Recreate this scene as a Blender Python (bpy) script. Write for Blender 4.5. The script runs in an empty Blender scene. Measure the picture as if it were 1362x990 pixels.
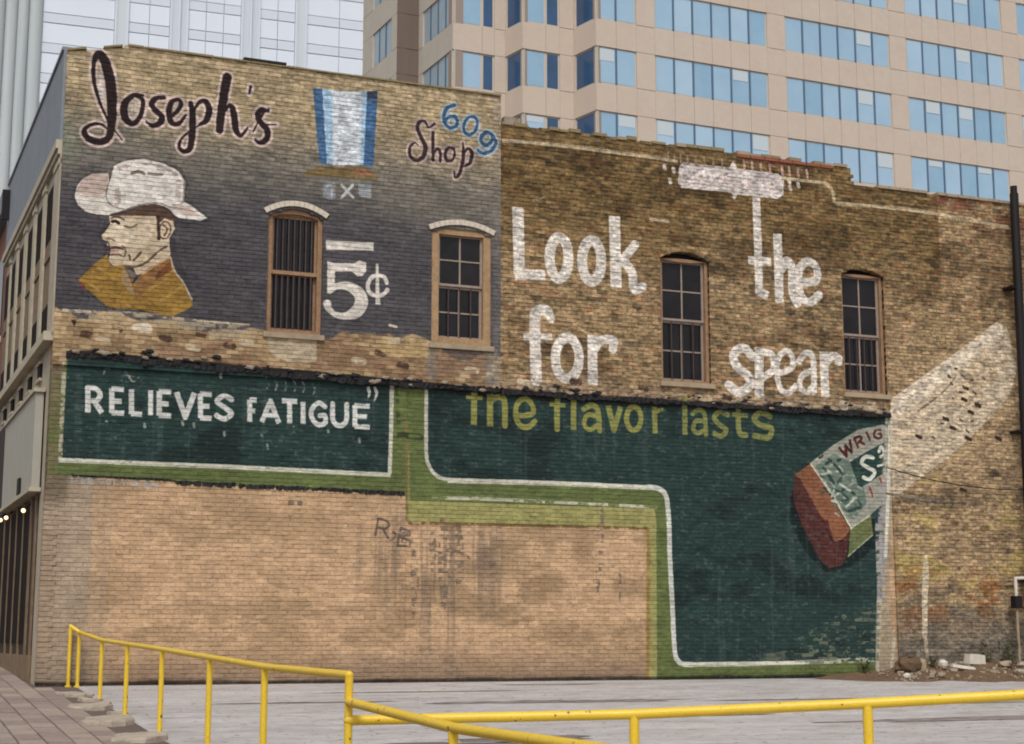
import bpy, math, random
import numpy as np
from mathutils import Vector, Matrix

SC = bpy.context.scene
COL = SC.collection
R = math.radians
# ------------------------------------------------------------------ camera
cam_d = bpy.data.cameras.new('camera'); cam = bpy.data.objects.new('camera', cam_d); COL.objects.link(cam)
cam.location = (-2.637, -27.918, .78)
cam.rotation_euler = (R(90 + 9.55), 0, R(-21.8))
cam_d.sensor_width = 36; cam_d.lens = 2110 / 1362 * 36
cam_d.clip_start = .1; cam_d.clip_end = 3000
SC.camera = cam
# ------------------------------------------------------------------ overcast sky and soft sun
SUN_EL, SUN_AZ = 52, 205            # compass style: 180 = from -y
w = bpy.data.worlds.new('World'); SC.world = w; w.use_nodes = True
nt = w.node_tree; bg = nt.nodes['Background']
sky = nt.nodes.new('ShaderNodeTexSky'); sky.sky_type = 'NISHITA'; sky.sun_disc = False
sky.sun_elevation = R(SUN_EL); sky.sun_rotation = R(SUN_AZ)
sky.air_density = 1; sky.dust_density = 4; sky.ozone_density = 1
hs = nt.nodes.new('ShaderNodeHueSaturation'); hs.inputs['Saturation'].default_value = .1
nt.links.new(sky.outputs[0], hs.inputs['Color']); nt.links.new(hs.outputs[0], bg.inputs[0])
bg.inputs[1].default_value = .12
sd = bpy.data.lights.new('sun', 'SUN'); sun = bpy.data.objects.new('sun', sd); COL.objects.link(sun)
sd.energy = 1.4; sd.angle = R(18); sd.color = (1, .975, .94)
az = R(SUN_AZ)
sv = Vector((math.sin(az) * math.cos(R(SUN_EL)), math.cos(az) * math.cos(R(SUN_EL)), math.sin(R(SUN_EL))))
sun.rotation_euler = (-sv).to_track_quat('-Z', 'Y').to_euler(); sun.location = (0, -40, 60)
SC.view_settings.view_transform = 'Standard'; SC.view_settings.look = 'None'
SC.view_settings.exposure = .15; SC.view_settings.gamma = 1
SC.cycles.filter_width = 1.9
SC.cycles.max_bounces = 6; SC.cycles.use_denoising = True

# ------------------------------------------------------------------ helpers
def srgb(r, g, b, k=1.):
    f = lambda c: (c / 255 / 12.92 if c <= 10 else ((c / 255 + .055) / 1.055) ** 2.4)
    return (f(r) * k, f(g) * k, f(b) * k, 1)
def mat(name, col, rough=.8, spec=.3, noise=None, bump=0., bscale=20, metal=0., stretch=(1, 1, 1), emit=None):
    m = bpy.data.materials.new(name); m.use_nodes = True
    n = m.node_tree; b = n.nodes['Principled BSDF']
    b.inputs['Roughness'].default_value = rough; b.inputs['Metallic'].default_value = metal
    b.inputs['Specular IOR Level'].default_value = spec
    b.inputs['Base Color'].default_value = col
    geo = n.nodes.new('ShaderNodeNewGeometry'); mp = n.nodes.new('ShaderNodeMapping')
    mp.inputs['Scale'].default_value = stretch
    n.links.new(geo.outputs['Position'], mp.inputs['Vector'])
    if noise:
        last = None
        for (sc, amt, col2) in noise:
            t = n.nodes.new('ShaderNodeTexNoise'); t.inputs['Scale'].default_value = sc
            t.inputs['Detail'].default_value = 5; t.inputs['Roughness'].default_value = .65
            n.links.new(mp.outputs[0], t.inputs['Vector'])
            rp = n.nodes.new('ShaderNodeMapRange'); rp.inputs['From Min'].default_value = .38; rp.inputs['From Max'].default_value = .68
            rp.inputs['To Max'].default_value = amt
            n.links.new(t.outputs['Fac'], rp.inputs['Value'])
            mx = n.nodes.new('ShaderNodeMix'); mx.data_type = 'RGBA'
            n.links.new(rp.outputs[0], mx.inputs[0])
            if last: n.links.new(last, mx.inputs[6])
            else: mx.inputs[6].default_value = col
            mx.inputs[7].default_value = col2
            last = mx.outputs[2]
        n.links.new(last, b.inputs['Base Color'])
    if bump:
        t = n.nodes.new('ShaderNodeTexNoise'); t.inputs['Scale'].default_value = bscale; t.inputs['Detail'].default_value = 6
        n.links.new(mp.outputs[0], t.inputs['Vector'])
        bp = n.nodes.new('ShaderNodeBump'); bp.inputs['Strength'].default_value = bump; bp.inputs['Distance'].default_value = .02
        n.links.new(t.outputs['Fac'], bp.inputs['Height']); n.links.new(bp.outputs[0], b.inputs['Normal'])
    if emit:
        b.inputs['Emission Color'].default_value = emit[0]; b.inputs['Emission Strength'].default_value = emit[1]
    return m
def setp(o, label=None, cat=None, group=None, kind=None):
    if label: o['label'] = label
    if cat: o['category'] = cat
    if group: o['group'] = group
    if kind: o['kind'] = kind
    return o
def link(name, me, parent=None):
    o = bpy.data.objects.new(name, me); COL.objects.link(o)
    if parent: o.parent = parent
    return o
def empty(name, loc=(0, 0, 0), rz=0):
    o = bpy.data.objects.new(name, None); COL.objects.link(o); o.location = loc; o.rotation_euler = (0, 0, rz)
    o.empty_display_size = .2
    return o
class MB:
    """collects faces and links them as ONE mesh object"""
    def __init__(s): s.v = []; s.f = []
    def poly(s, pts):
        i = len(s.v); s.v += [tuple(p) for p in pts]; s.f.append(tuple(range(i, i + len(pts))))
    def hexa(s, p):      # 8 corners: bottom 4 (ccw from above), top 4
        i = len(s.v); s.v += [tuple(q) for q in p]
        for f in ((3, 2, 1, 0), (4, 5, 6, 7), (0, 1, 5, 4), (1, 2, 6, 5), (2, 3, 7, 6), (3, 0, 4, 7)):
            s.f.append(tuple(i + k for k in f))
    def box(s, x0, y0, z0, x1, y1, z1):
        s.hexa([(x0, y0, z0), (x1, y0, z0), (x1, y1, z0), (x0, y1, z0), (x0, y0, z1), (x1, y0, z1), (x1, y1, z1), (x0, y1, z1)])
    def fbox(s, F, s0, s1, z0, z1, o0, o1):     # box in a vertical frame F(s, out, z)
        s.hexa([F(s0, o1, z0), F(s1, o1, z0), F(s1, o0, z0), F(s0, o0, z0), F(s0, o1, z1), F(s1, o1, z1), F(s1, o0, z1), F(s0, o0, z1)])
    def tube(s, a, b, r, r2=None, n=12, cap=True):
        a = Vector(a); b = Vector(b); d = (b - a).normalized(); r2 = r if r2 is None else r2
        u = d.orthogonal().normalized(); v = d.cross(u); i = len(s.v)
        for k in range(n):
            t = 2 * math.pi * k / n; q = u * math.cos(t) + v * math.sin(t)
            s.v.append(tuple(a + q * r)); s.v.append(tuple(b + q * r2))
        for k in range(n):
            k2 = (k + 1) % n; s.f.append((i + 2 * k, i + 2 * k2, i + 2 * k2 + 1, i + 2 * k + 1))
        if cap:
            s.f.append(tuple(i + 2 * k for k in range(n))[::-1]); s.f.append(tuple(i + 2 * k + 1 for k in range(n)))
    def ball(s, c, r, n=10, m=7, sz=1.):
        i = len(s.v)
        for a in range(m + 1):
            for b in range(n):
                p = math.pi * a / m; t = 2 * math.pi * b / n
                s.v.append((c[0] + r * math.sin(p) * math.cos(t), c[1] + r * math.sin(p) * math.sin(t), c[2] + r * sz * math.cos(p)))
        for a in range(m):
            for b in range(n):
                b2 = (b + 1) % n
                s.f.append((i + a * n + b, i + (a + 1) * n + b, i + (a + 1) * n + b2, i + a * n + b2))
    def mesh(s, name, m, smooth=False):
        me = bpy.data.meshes.new(name); me.from_pydata(s.v, [], s.f); me.update()
        for q in (m if isinstance(m, (list, tuple)) else [m]): me.materials.append(q)
        if smooth:
            me.polygons.foreach_set('use_smooth', [True] * len(me.polygons))
        return me
    def build(s, name, m, parent=None, smooth=False):
        me = s.mesh(name, m, smooth)
        import bmesh
        if len(s.f) < 4000:
            bm = bmesh.new(); bm.from_mesh(me); bmesh.ops.recalc_face_normals(bm, faces=bm.faces); bm.to_mesh(me); bm.free()
        return link(name, me, parent)
def autosmooth(o, ang=40):
    o.data.polygons.foreach_set('use_smooth', [True] * len(o.data.polygons))
    try: o.data.set_sharp_from_angle(angle=R(ang))
    except Exception: pass
    return o
ART = [
('p',(108,102,66),0.35,0.8,[(-0.124,5.167),(0.273,5.257),(0.275,3.54),(-0.095,3.525)]),
('p',(70,64,50),0.4,0.7,[(-0.112,4.388),(0.012,4.394),(0.008,3.427),(-0.09,3.423)]),
('p',(105,112,62),0.75,1.0,[(-0.04,4.456),(0.23,4.535),(0.226,3.538),(-0.071,3.526)]),
('p',(96,112,55),0.9,1.0,[(-0.024,5.173),(0.247,5.255),(0.258,4.471),(-0.014,4.431)]),
('p',(94,106,56),0.12,1.0,[(0.189,3.794),(0.172,5.251),(0.255,5.651),(3.001,5.589),(6.41,5.521),(6.931,3.68),(6.449,3.384),(0.176,3.536)]),
('p',(94,106,56),0.12,1.0,[(6.41,5.507),(8.205,5.454),(17.152,5.457),(16.604,0.021),(11.352,-0.006),(11.382,2.928),(6.44,2.912)]),
('p',(152,146,84),0.3,1.0,[(6.435,3.3),(11.537,3.3),(11.583,3.11),(11.546,-0.007),(11.352,-0.006),(11.382,2.913),(6.44,2.912)]),
('p',(140,140,80),0.5,1.0,[(6.44,2.912),(6.425,4.221),(6.483,4.224),(6.498,2.913)]),
('s',(190,185,160),0.6,0,[(6.933,3.372,0.031),(8.056,3.38,0.031),(9.761,3.363,0.031),(11.603,3.332,0.031)]),
('p',(36,58,55),0.1,1.0,[(0.254,5.678),(3.001,5.603),(6.101,5.531),(6.095,3.802),(0.239,3.796)]),
('p',(36,58,55),0.1,1.0,[(6.81,5.488),(6.822,4.238),(6.899,3.932),(7.078,3.756),(7.452,3.699),(11.544,3.73),(11.791,3.679),(11.87,3.444),(11.898,2.235),(11.933,0.636),(12.026,0.347),(12.306,0.302),(16.619,0.354),(17.153,5.474),(12.076,5.435),(8.205,5.454)]),
('s',(176,168,144),0.65,0,[(0.208,5.582,0.039),(0.209,4.729,0.033),(0.214,3.795,0.033)]),
('s',(196,192,174),0.3,0,[(0.201,3.794,0.039),(3.056,3.792,0.039),(6.11,3.761,0.039)]),
('s',(188,184,166),0.2,0,[(6.116,5.503,0.039),(6.113,4.628,0.039),(6.095,3.774,0.039)]),
('s',(184,180,164),0.2,1,[(6.797,5.373,0.036),(6.807,4.238,0.036),(6.869,3.959,0.036),(7.004,3.795,0.036),(7.212,3.718,0.036),(7.602,3.69,0.036)]),
('s',(196,192,174),0.15,0,[(7.242,3.705,0.046),(9.447,3.728,0.046),(11.577,3.716,0.046)]),
('s',(192,192,182),0.22,1,[(11.412,3.725,0.052),(11.643,3.703,0.052),(11.79,3.59,0.052),(11.836,3.383,0.052),(11.862,2.97,0.052),(11.867,2.381,0.052),(11.901,1.504,0.052),(11.933,0.636,0.052),(11.978,0.405,0.052),(12.091,0.304,0.052),(12.305,0.288,0.052)]),
('s',(196,192,174),0.3,0,[(12.173,0.289,0.043),(13.65,0.295,0.043),(15.038,0.317,0.043)]),
('s',(190,188,172),0.6,0,[(15.038,0.317,0.045),(16.62,0.369,0.045)]),
('s',(40,36,36),0.35,0,[(0.28,5.653,0.059),(1.669,5.612,0.059),(3.002,5.575,0.059),(4.663,5.541,0.059),(6.41,5.478,0.059),(8.205,5.425,0.059),(10.419,5.418,0.059),(13.797,5.406,0.059),(17.133,5.44,0.059)]),
('s',(44,40,38),0.85,0,[(0.281,5.627,0.085),(1.67,5.585,0.085),(3.003,5.548,0.085),(4.663,5.513,0.085),(6.411,5.45,0.085),(8.205,5.396,0.085),(10.419,5.389,0.085),(13.796,5.375,0.085),(17.131,5.408,0.085)]),
('s',(198,196,190),0.3,0,[(0.618,5.066,0.046),(0.637,4.642,0.046)]),
('s',(198,196,190),0.3,1,[(0.618,5.066,0.046),(0.759,5.054,0.046),(0.834,4.957,0.046),(0.768,4.854,0.046),(0.628,4.846,0.046)]),
('s',(198,196,190),0.3,0,[(0.733,4.845,0.047),(0.87,4.648,0.047)]),
('s',(198,196,190),0.3,0,[(1.024,5.07,0.046),(1.041,4.657,0.046)]),
('s',(198,196,190),0.3,0,[(1.024,5.07,0.046),(1.225,5.068,0.046)]),
('s',(198,196,190),0.3,0,[(1.032,4.863,0.047),(1.193,4.861,0.047)]),
('s',(198,196,190),0.3,0,[(1.041,4.657,0.046),(1.242,4.654,0.046)]),
('s',(198,196,190),0.3,0,[(1.362,5.076,0.047),(1.378,4.655,0.047)]),
('s',(198,196,190),0.3,0,[(1.378,4.655,0.047),(1.552,4.65,0.047)]),
('s',(198,196,190),0.3,0,[(1.692,5.08,0.044),(1.708,4.652,0.044)]),
('s',(198,196,190),0.3,0,[(1.842,5.07,0.047),(1.857,4.653,0.047)]),
('s',(198,196,190),0.3,0,[(1.842,5.07,0.047),(2.041,5.068,0.047)]),
('s',(198,196,190),0.3,0,[(1.85,4.861,0.047),(2.009,4.859,0.047)]),
('s',(198,196,190),0.3,0,[(1.857,4.653,0.047),(2.056,4.65,0.047)]),
('s',(198,196,190),0.3,0,[(2.148,5.068,0.048),(2.316,4.636,0.048),(2.456,5.072,0.048)]),
('s',(198,196,190),0.3,0,[(2.567,5.068,0.048),(2.581,4.643,0.048)]),
('s',(198,196,190),0.3,0,[(2.567,5.068,0.048),(2.76,5.069,0.048)]),
('s',(198,196,190),0.3,0,[(2.574,4.855,0.048),(2.728,4.854,0.048)]),
('s',(198,196,190),0.3,0,[(2.581,4.643,0.048),(2.773,4.639,0.048)]),
('s',(198,196,190),0.3,1,[(3.122,5.0,0.048),(2.991,5.061,0.048),(2.866,4.956,0.048),(2.997,4.853,0.048),(3.129,4.749,0.048),(3.004,4.644,0.048),(2.865,4.698,0.048)]),
('s',(198,196,190),0.3,0,[(2.148,5.061,0.044),(2.313,4.646,0.044),(2.456,5.072,0.044)]),
('s',(198,196,190),0.3,0,[(3.452,5.011,0.047),(3.463,4.627,0.047)]),
('s',(198,196,190),0.3,0,[(3.452,5.011,0.047),(3.57,5.011,0.047)]),
('s',(198,196,190),0.3,0,[(3.458,4.819,0.046),(3.551,4.818,0.046)]),
('s',(198,196,190),0.3,0,[(3.684,4.624,0.046),(3.83,5.015,0.046),(3.996,4.629,0.046)]),
('s',(198,196,190),0.3,0,[(3.743,4.749,0.047),(3.931,4.753,0.047)]),
('s',(198,196,190),0.3,0,[(4.049,5.031,0.047),(4.316,5.032,0.047)]),
('s',(198,196,190),0.3,0,[(4.183,5.031,0.047),(4.192,4.632,0.047)]),
('s',(198,196,190),0.3,0,[(4.433,5.024,0.047),(4.442,4.638,0.047)]),
('s',(198,196,190),0.3,1,[(4.844,4.967,0.047),(4.721,5.026,0.047),(4.602,4.904,0.047),(4.605,4.743,0.047),(4.729,4.625,0.047),(4.85,4.667,0.047),(4.847,4.795,0.047),(4.753,4.793,0.047)]),
('s',(198,196,190),0.3,1,[(4.989,5.027,0.047),(5.0,4.727,0.047),(5.127,4.627,0.047),(5.252,4.726,0.047),(5.251,5.027,0.047)]),
('s',(198,196,190),0.3,0,[(5.411,5.015,0.048),(5.417,4.627,0.048)]),
('s',(198,196,190),0.3,0,[(5.411,5.015,0.048),(5.687,5.015,0.048)]),
('s',(198,196,190),0.3,0,[(5.414,4.821,0.048),(5.635,4.821,0.048)]),
('s',(198,196,190),0.3,0,[(5.417,4.627,0.047),(5.693,4.627,0.047)]),
('s',(198,196,190),0.5,1,[(5.66,5.362,0.032),(5.683,5.264,0.029),(5.649,5.127,0.014)]),
('s',(198,196,190),0.4,1,[(5.792,5.359,0.032),(5.823,5.254,0.029),(5.773,5.12,0.014)]),
('s',(120,125,122),0.7,1,[(3.742,5.43,0.016),(3.787,5.336,0.016),(3.761,5.24,0.016)]),
('s',(120,125,122),0.7,1,[(3.9,5.412,0.016),(3.944,5.317,0.016),(3.919,5.222,0.016)]),
('s',(120,125,122),0.7,1,[(4.075,5.409,0.016),(4.12,5.314,0.016),(4.094,5.218,0.016)]),
('s',(120,125,122),0.7,1,[(4.251,5.409,0.016),(4.296,5.313,0.016),(4.27,5.218,0.016)]),
('s',(120,125,122),0.7,1,[(4.411,5.401,0.016),(4.455,5.305,0.016),(4.429,5.209,0.016)]),
('s',(120,125,122),0.7,1,[(4.606,5.377,0.016),(4.651,5.282,0.016),(4.625,5.186,0.016)]),
('s',(150,148,135),0.75,1,[(1.186,5.224,0.015),(1.245,5.379,0.015),(1.382,5.219,0.015),(1.493,5.327,0.015)]),
('s',(150,148,135),0.75,1,[(0.874,5.322,0.015),(0.919,5.425,0.015),(1.083,5.369,0.015),(1.178,5.425,0.015)]),
('s',(150,148,135),0.75,1,[(1.221,5.175,0.015),(1.183,5.308,0.015),(1.379,5.32,0.015)]),
('s',(125,135,130),0.6,1,[(3.681,4.459,0.024),(3.69,4.384,0.024)]),
('s',(125,135,130),0.6,1,[(4.1,4.375,0.024),(4.109,4.3,0.024)]),
('s',(125,135,130),0.6,1,[(4.909,4.553,0.025),(4.917,4.477,0.025)]),
('s',(125,135,130),0.6,1,[(5.504,4.406,0.024),(5.513,4.329,0.024)]),
('s',(125,135,130),0.6,1,[(4.271,4.557,0.024),(4.28,4.481,0.024)]),
('s',(125,135,130),0.6,1,[(3.791,4.224,0.024),(3.8,4.148,0.024)]),
('s',(140,145,140),0.6,1,[(0.957,4.493,0.023),(0.966,4.434,0.023)]),
('s',(140,145,140),0.6,1,[(1.607,4.486,0.023),(1.616,4.426,0.023)]),
('s',(140,145,140),0.6,1,[(2.265,4.559,0.024),(2.274,4.499,0.024)]),
('s',(140,145,140),0.6,1,[(2.467,4.536,0.023),(2.476,4.475,0.023)]),
('s',(140,145,140),0.6,1,[(3.011,4.409,0.024),(3.019,4.349,0.024)]),
('s',(140,145,140),0.6,1,[(2.911,5.448,0.024),(2.92,5.387,0.024)]),
('s',(165,165,160),0.45,0,[(0.426,3.516,0.013),(0.43,3.421,0.013)]),
('s',(165,165,160),0.45,1,[(0.426,3.516,0.013),(0.479,3.506,0.013),(0.5,3.468,0.013),(0.483,3.431,0.013),(0.43,3.421,0.013)]),
('s',(165,165,160),0.45,0,[(0.584,3.512,0.013),(0.588,3.417,0.013)]),
('s',(165,165,160),0.45,0,[(0.584,3.512,0.013),(0.66,3.511,0.013)]),
('s',(165,165,160),0.45,0,[(0.586,3.465,0.013),(0.647,3.464,0.013)]),
('s',(165,165,160),0.45,0,[(0.588,3.417,0.013),(0.664,3.417,0.013)]),
('s',(165,165,160),0.45,0,[(0.695,3.506,0.013),(0.699,3.412,0.013)]),
('s',(165,165,160),0.45,0,[(0.695,3.506,0.013),(0.772,3.506,0.013)]),
('s',(165,165,160),0.45,0,[(0.697,3.459,0.013),(0.758,3.459,0.013)]),
('s',(165,165,160),0.45,0,[(0.699,3.412,0.013),(0.776,3.411,0.013)]),
('s',(165,165,160),0.45,1,[(0.909,3.503,0.013),(0.876,3.456,0.013),(0.913,3.408,0.013),(0.945,3.455,0.013),(0.909,3.503,0.013)]),
('s',(165,165,160),0.45,1,[(1.037,3.498,0.013),(1.004,3.45,0.013),(1.041,3.403,0.013),(1.074,3.45,0.013),(1.037,3.498,0.013)]),
('s',(165,165,160),0.45,0,[(1.127,3.493,0.013),(1.131,3.398,0.013)]),
('s',(165,165,160),0.45,0,[(1.131,3.398,0.013),(1.208,3.397,0.013)]),
('s',(165,165,160),0.45,0,[(1.256,3.488,0.013),(1.297,3.44,0.013),(1.334,3.487,0.013)]),
('s',(165,165,160),0.45,0,[(1.297,3.44,0.013),(1.299,3.392,0.013)]),
('s',(165,165,160),0.45,1,[(1.457,3.483,0.013),(1.424,3.436,0.013),(1.46,3.388,0.013),(1.494,3.435,0.013),(1.457,3.483,0.013)]),
('s',(165,165,160),0.45,0,[(1.515,3.477,0.013),(1.519,3.382,0.013)]),
('s',(165,165,160),0.45,0,[(1.515,3.477,0.013),(1.593,3.477,0.013)]),
('s',(165,165,160),0.45,0,[(1.517,3.43,0.013),(1.58,3.429,0.013)]),
('s',(165,165,160),0.45,0,[(1.646,3.472,0.013),(1.649,3.376,0.013)]),
('s',(165,165,160),0.45,0,[(1.646,3.472,0.013),(1.724,3.472,0.013)]),
('s',(165,165,160),0.45,0,[(1.647,3.424,0.013),(1.71,3.424,0.013)]),
('s',(165,165,160),0.45,0,[(1.649,3.376,0.013),(1.727,3.376,0.013)]),
('s',(165,165,160),0.45,0,[(1.78,3.371,0.013),(1.776,3.467,0.013),(1.858,3.37,0.013),(1.855,3.467,0.013)]),
('s',(140,138,66),0.3,0,[(7.758,5.389,0.062),(7.752,4.788,0.062)]),
('s',(140,138,66),0.4,0,[(7.597,5.299,0.04),(7.924,5.296,0.04)]),
('s',(140,138,66),0.3,0,[(8.078,5.444,0.063),(8.08,4.779,0.063)]),
('s',(140,138,66),0.3,1,[(8.079,5.261,0.062),(8.234,5.335,0.062),(8.37,5.277,0.062),(8.386,4.794,0.062)]),
('s',(140,138,66),0.3,1,[(8.652,4.991,0.055),(8.952,5.051,0.055),(8.94,5.235,0.055),(8.794,5.33,0.055),(8.637,5.218,0.055),(8.613,4.96,0.055),(8.715,4.8,0.055),(8.88,4.797,0.055),(8.999,4.906,0.055)]),
('s',(140,138,66),0.35,1,[(9.64,5.46,0.06),(9.487,5.414,0.06),(9.468,4.782,0.06)]),
('s',(140,138,66),0.4,0,[(9.318,5.256,0.038),(9.639,5.251,0.038)]),
('s',(140,138,66),0.3,0,[(9.822,5.507,0.06),(9.817,4.791,0.06)]),
('s',(140,138,66),0.3,1,[(10.043,5.202,0.056),(10.206,5.285,0.056),(10.336,5.199,0.056),(10.373,4.796,0.056)]),
('s',(140,138,66),0.3,1,[(10.335,5.067,0.049),(10.143,5.095,0.049),(10.049,4.978,0.049),(10.072,4.848,0.049),(10.194,4.81,0.049),(10.333,4.906,0.049)]),
('s',(140,138,66),0.35,0,[(10.567,5.286,0.06),(10.685,4.822,0.06),(10.831,5.282,0.06)]),
('s',(140,138,66),0.35,1,[(11.277,5.078,0.057),(11.26,4.975,0.057),(11.215,4.892,0.057),(11.15,4.843,0.057),(11.08,4.84,0.057),(11.017,4.882,0.057),(10.975,4.961,0.057),(10.96,5.062,0.057),(10.977,5.164,0.057),(11.022,5.248,0.057),(11.086,5.297,0.057),(11.157,5.301,0.057),(11.22,5.259,0.057),(11.263,5.179,0.057),(11.277,5.078,0.057)]),
('s',(140,138,66),0.4,0,[(11.575,5.322,0.057),(11.587,4.802,0.057)]),
('s',(140,138,66),0.5,1,[(11.581,5.189,0.038),(11.7,5.279,0.038),(11.785,5.276,0.038)]),
('s',(128,130,68),0.35,0,[(12.259,5.57,0.058),(12.252,4.811,0.058)]),
('s',(128,130,68),0.35,1,[(12.432,5.234,0.05),(12.576,5.318,0.05),(12.704,5.228,0.05),(12.725,4.825,0.05)]),
('s',(128,130,68),0.35,1,[(12.701,5.093,0.046),(12.506,5.084,0.046),(12.439,4.927,0.046),(12.544,4.847,0.046),(12.697,4.92,0.046)]),
('s',(128,130,68),0.35,1,[(13.234,5.253,0.054),(13.045,5.304,0.054),(12.922,5.175,0.054),(13.039,5.044,0.054),(13.192,4.944,0.054),(13.085,4.817,0.054),(12.914,4.854,0.054)]),
('s',(128,130,68),0.35,1,[(13.484,5.482,0.062),(13.486,4.928,0.062),(13.641,4.858,0.062)]),
('s',(128,130,68),0.4,0,[(13.339,5.274,0.046),(13.687,5.261,0.046)]),
('s',(128,130,68),0.35,1,[(14.216,5.273,0.062),(14.006,5.34,0.062),(13.844,5.207,0.062),(13.998,5.076,0.062),(14.244,5.026,0.062),(14.167,4.837,0.062),(13.851,4.853,0.062)]),
('p',(20,34,34),0.35,1.0,[(14.685,3.767),(14.593,3.179),(14.957,2.522),(15.429,2.114),(16.026,2.249),(16.746,2.685),(16.67,3.236),(15.185,3.447)]),
('p',(150,148,134),0.05,1.0,[(15.145,4.353),(15.73,4.762),(16.347,5.106),(16.965,5.241),(17.075,5.194),(16.967,3.63),(16.547,3.309),(16.108,3.017)]),
('p',(104,120,106),0.3,1.0,[(15.266,4.295),(15.722,4.569),(16.067,4.455),(16.421,3.89),(16.482,3.572),(16.166,3.222),(16.018,3.26)]),
('p',(34,62,56),0.15,1.0,[(16.106,4.414),(16.53,4.647),(17.025,4.886),(16.969,4.233),(16.577,4.003),(16.319,3.874)]),
('p',(140,86,56),0.05,1.0,[(14.759,4.097),(15.144,4.332),(15.215,4.25),(16.058,3.029),(15.926,2.836),(15.65,2.737),(15.397,3.201),(14.888,4.026)]),
('p',(84,42,38),0.05,1.0,[(14.759,4.085),(14.874,4.034),(15.397,3.201),(15.53,3.204),(15.65,2.737),(15.926,2.836),(16.047,3.007),(15.945,2.457),(15.828,2.267),(15.491,2.207),(15.316,2.362),(14.88,3.103),(14.704,3.6)]),
('p',(104,112,66),0.1,1.0,[(16.058,3.029),(16.572,3.318),(16.616,2.937),(15.985,2.458)]),
('s',(205,198,170),0.1,0,[(15.159,4.333,0.019),(15.64,3.736,0.019),(16.083,3.029,0.019)]),
('s',(190,190,165),0.2,0,[(16.084,3.042,0.015),(16.547,3.309,0.015)]),
('s',(160,165,135),0.4,0,[(15.985,2.458,0.013),(16.605,2.915,0.013)]),
('s',(92,36,30),0.2,0,[(15.852,4.704,0.032),(16.033,4.528,0.032),(16.01,4.747,0.032),(16.162,4.613,0.032),(16.125,4.879,0.032)]),
('s',(92,36,30),0.2,0,[(16.237,4.902,0.03),(16.33,4.716,0.03)]),
('s',(92,36,30),0.2,1,[(16.237,4.902,0.03),(16.338,4.959,0.03),(16.41,4.943,0.03),(16.383,4.864,0.03),(16.285,4.805,0.03)]),
('s',(92,36,30),0.2,0,[(16.36,4.846,0.03),(16.496,4.797,0.03)]),
('s',(92,36,30),0.3,0,[(16.535,5.067,0.03),(16.629,4.885,0.03)]),
('s',(92,36,30),0.4,1,[(16.891,5.12,0.028),(16.805,5.124,0.028),(16.731,5.046,0.028),(16.744,4.973,0.028),(16.828,4.942,0.028),(16.901,4.984,0.028),(16.897,5.042,0.028),(16.836,5.024,0.028)]),
('s',(44,66,58),0.3,1,[(15.371,4.469,0.024),(15.452,4.515,0.024)]),
('s',(172,176,160),0.3,1,[(15.628,4.322,0.024),(15.708,4.338,0.024)]),
('s',(84,100,88),0.3,1,[(15.886,4.174,0.023),(15.965,4.16,0.023)]),
('s',(150,154,140),0.3,1,[(16.145,4.026,0.024),(16.223,3.982,0.024)]),
('s',(44,66,58),0.3,1,[(15.456,3.844,0.023),(15.532,3.77,0.023)]),
('s',(172,176,160),0.3,1,[(15.712,3.696,0.023),(15.794,3.741,0.023)]),
('s',(84,100,88),0.3,1,[(15.97,3.547,0.023),(16.05,3.562,0.023)]),
('s',(150,154,140),0.3,1,[(16.229,3.398,0.023),(16.308,3.383,0.023)]),
('s',(44,66,58),0.3,1,[(15.588,4.453,0.023),(15.666,4.409,0.023)]),
('s',(172,176,160),0.3,1,[(15.846,4.305,0.024),(15.923,4.231,0.024)]),
('s',(150,154,140),0.3,1,[(15.416,3.974,0.023),(15.496,3.989,0.023)]),
('s',(44,66,58),0.3,1,[(15.673,3.826,0.023),(15.752,3.812,0.023)]),
('s',(172,176,160),0.3,1,[(15.93,3.678,0.023),(16.008,3.633,0.023)]),
('s',(84,100,88),0.3,1,[(16.189,3.529,0.023),(16.266,3.454,0.023)]),
('s',(44,66,58),0.3,1,[(15.806,4.436,0.024),(15.887,4.452,0.024)]),
('s',(84,100,88),0.3,1,[(15.377,4.104,0.023),(15.454,4.06,0.023)]),
('s',(150,154,140),0.3,1,[(15.633,3.956,0.023),(15.71,3.883,0.023)]),
('s',(44,66,58),0.3,1,[(15.891,3.808,0.024),(15.972,3.853,0.024)]),
('s',(172,176,160),0.3,1,[(16.149,3.659,0.023),(16.23,3.675,0.023)]),
('s',(150,154,140),0.3,1,[(15.718,3.332,0.023),(15.795,3.288,0.023)]),
('s',(84,100,88),0.3,1,[(15.594,4.087,0.023),(15.674,4.102,0.023)]),
('s',(150,154,140),0.3,1,[(15.851,3.939,0.023),(15.93,3.924,0.023)]),
('s',(44,66,58),0.3,1,[(16.11,3.79,0.024),(16.188,3.746,0.024)]),
('s',(84,100,88),0.3,1,[(15.678,3.462,0.023),(15.759,3.507,0.023)]),
('s',(150,154,140),0.3,1,[(15.935,3.313,0.023),(16.016,3.328,0.023)]),
('s',(172,176,160),0.3,1,[(15.554,4.217,0.023),(15.632,4.173,0.023)]),
('s',(84,100,88),0.3,1,[(15.812,4.069,0.024),(15.888,3.995,0.024)]),
('s',(150,154,140),0.3,1,[(16.07,3.921,0.024),(16.152,3.966,0.024)]),
('s',(44,66,58),0.3,1,[(15.383,3.74,0.023),(15.462,3.755,0.023)]),
('s',(172,176,160),0.3,1,[(15.639,3.592,0.023),(15.718,3.577,0.023)]),
('s',(84,100,88),0.3,1,[(15.896,3.443,0.023),(15.974,3.399,0.023)]),
('s',(150,154,140),0.3,1,[(16.154,3.294,0.023),(16.231,3.22,0.023)]),
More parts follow.
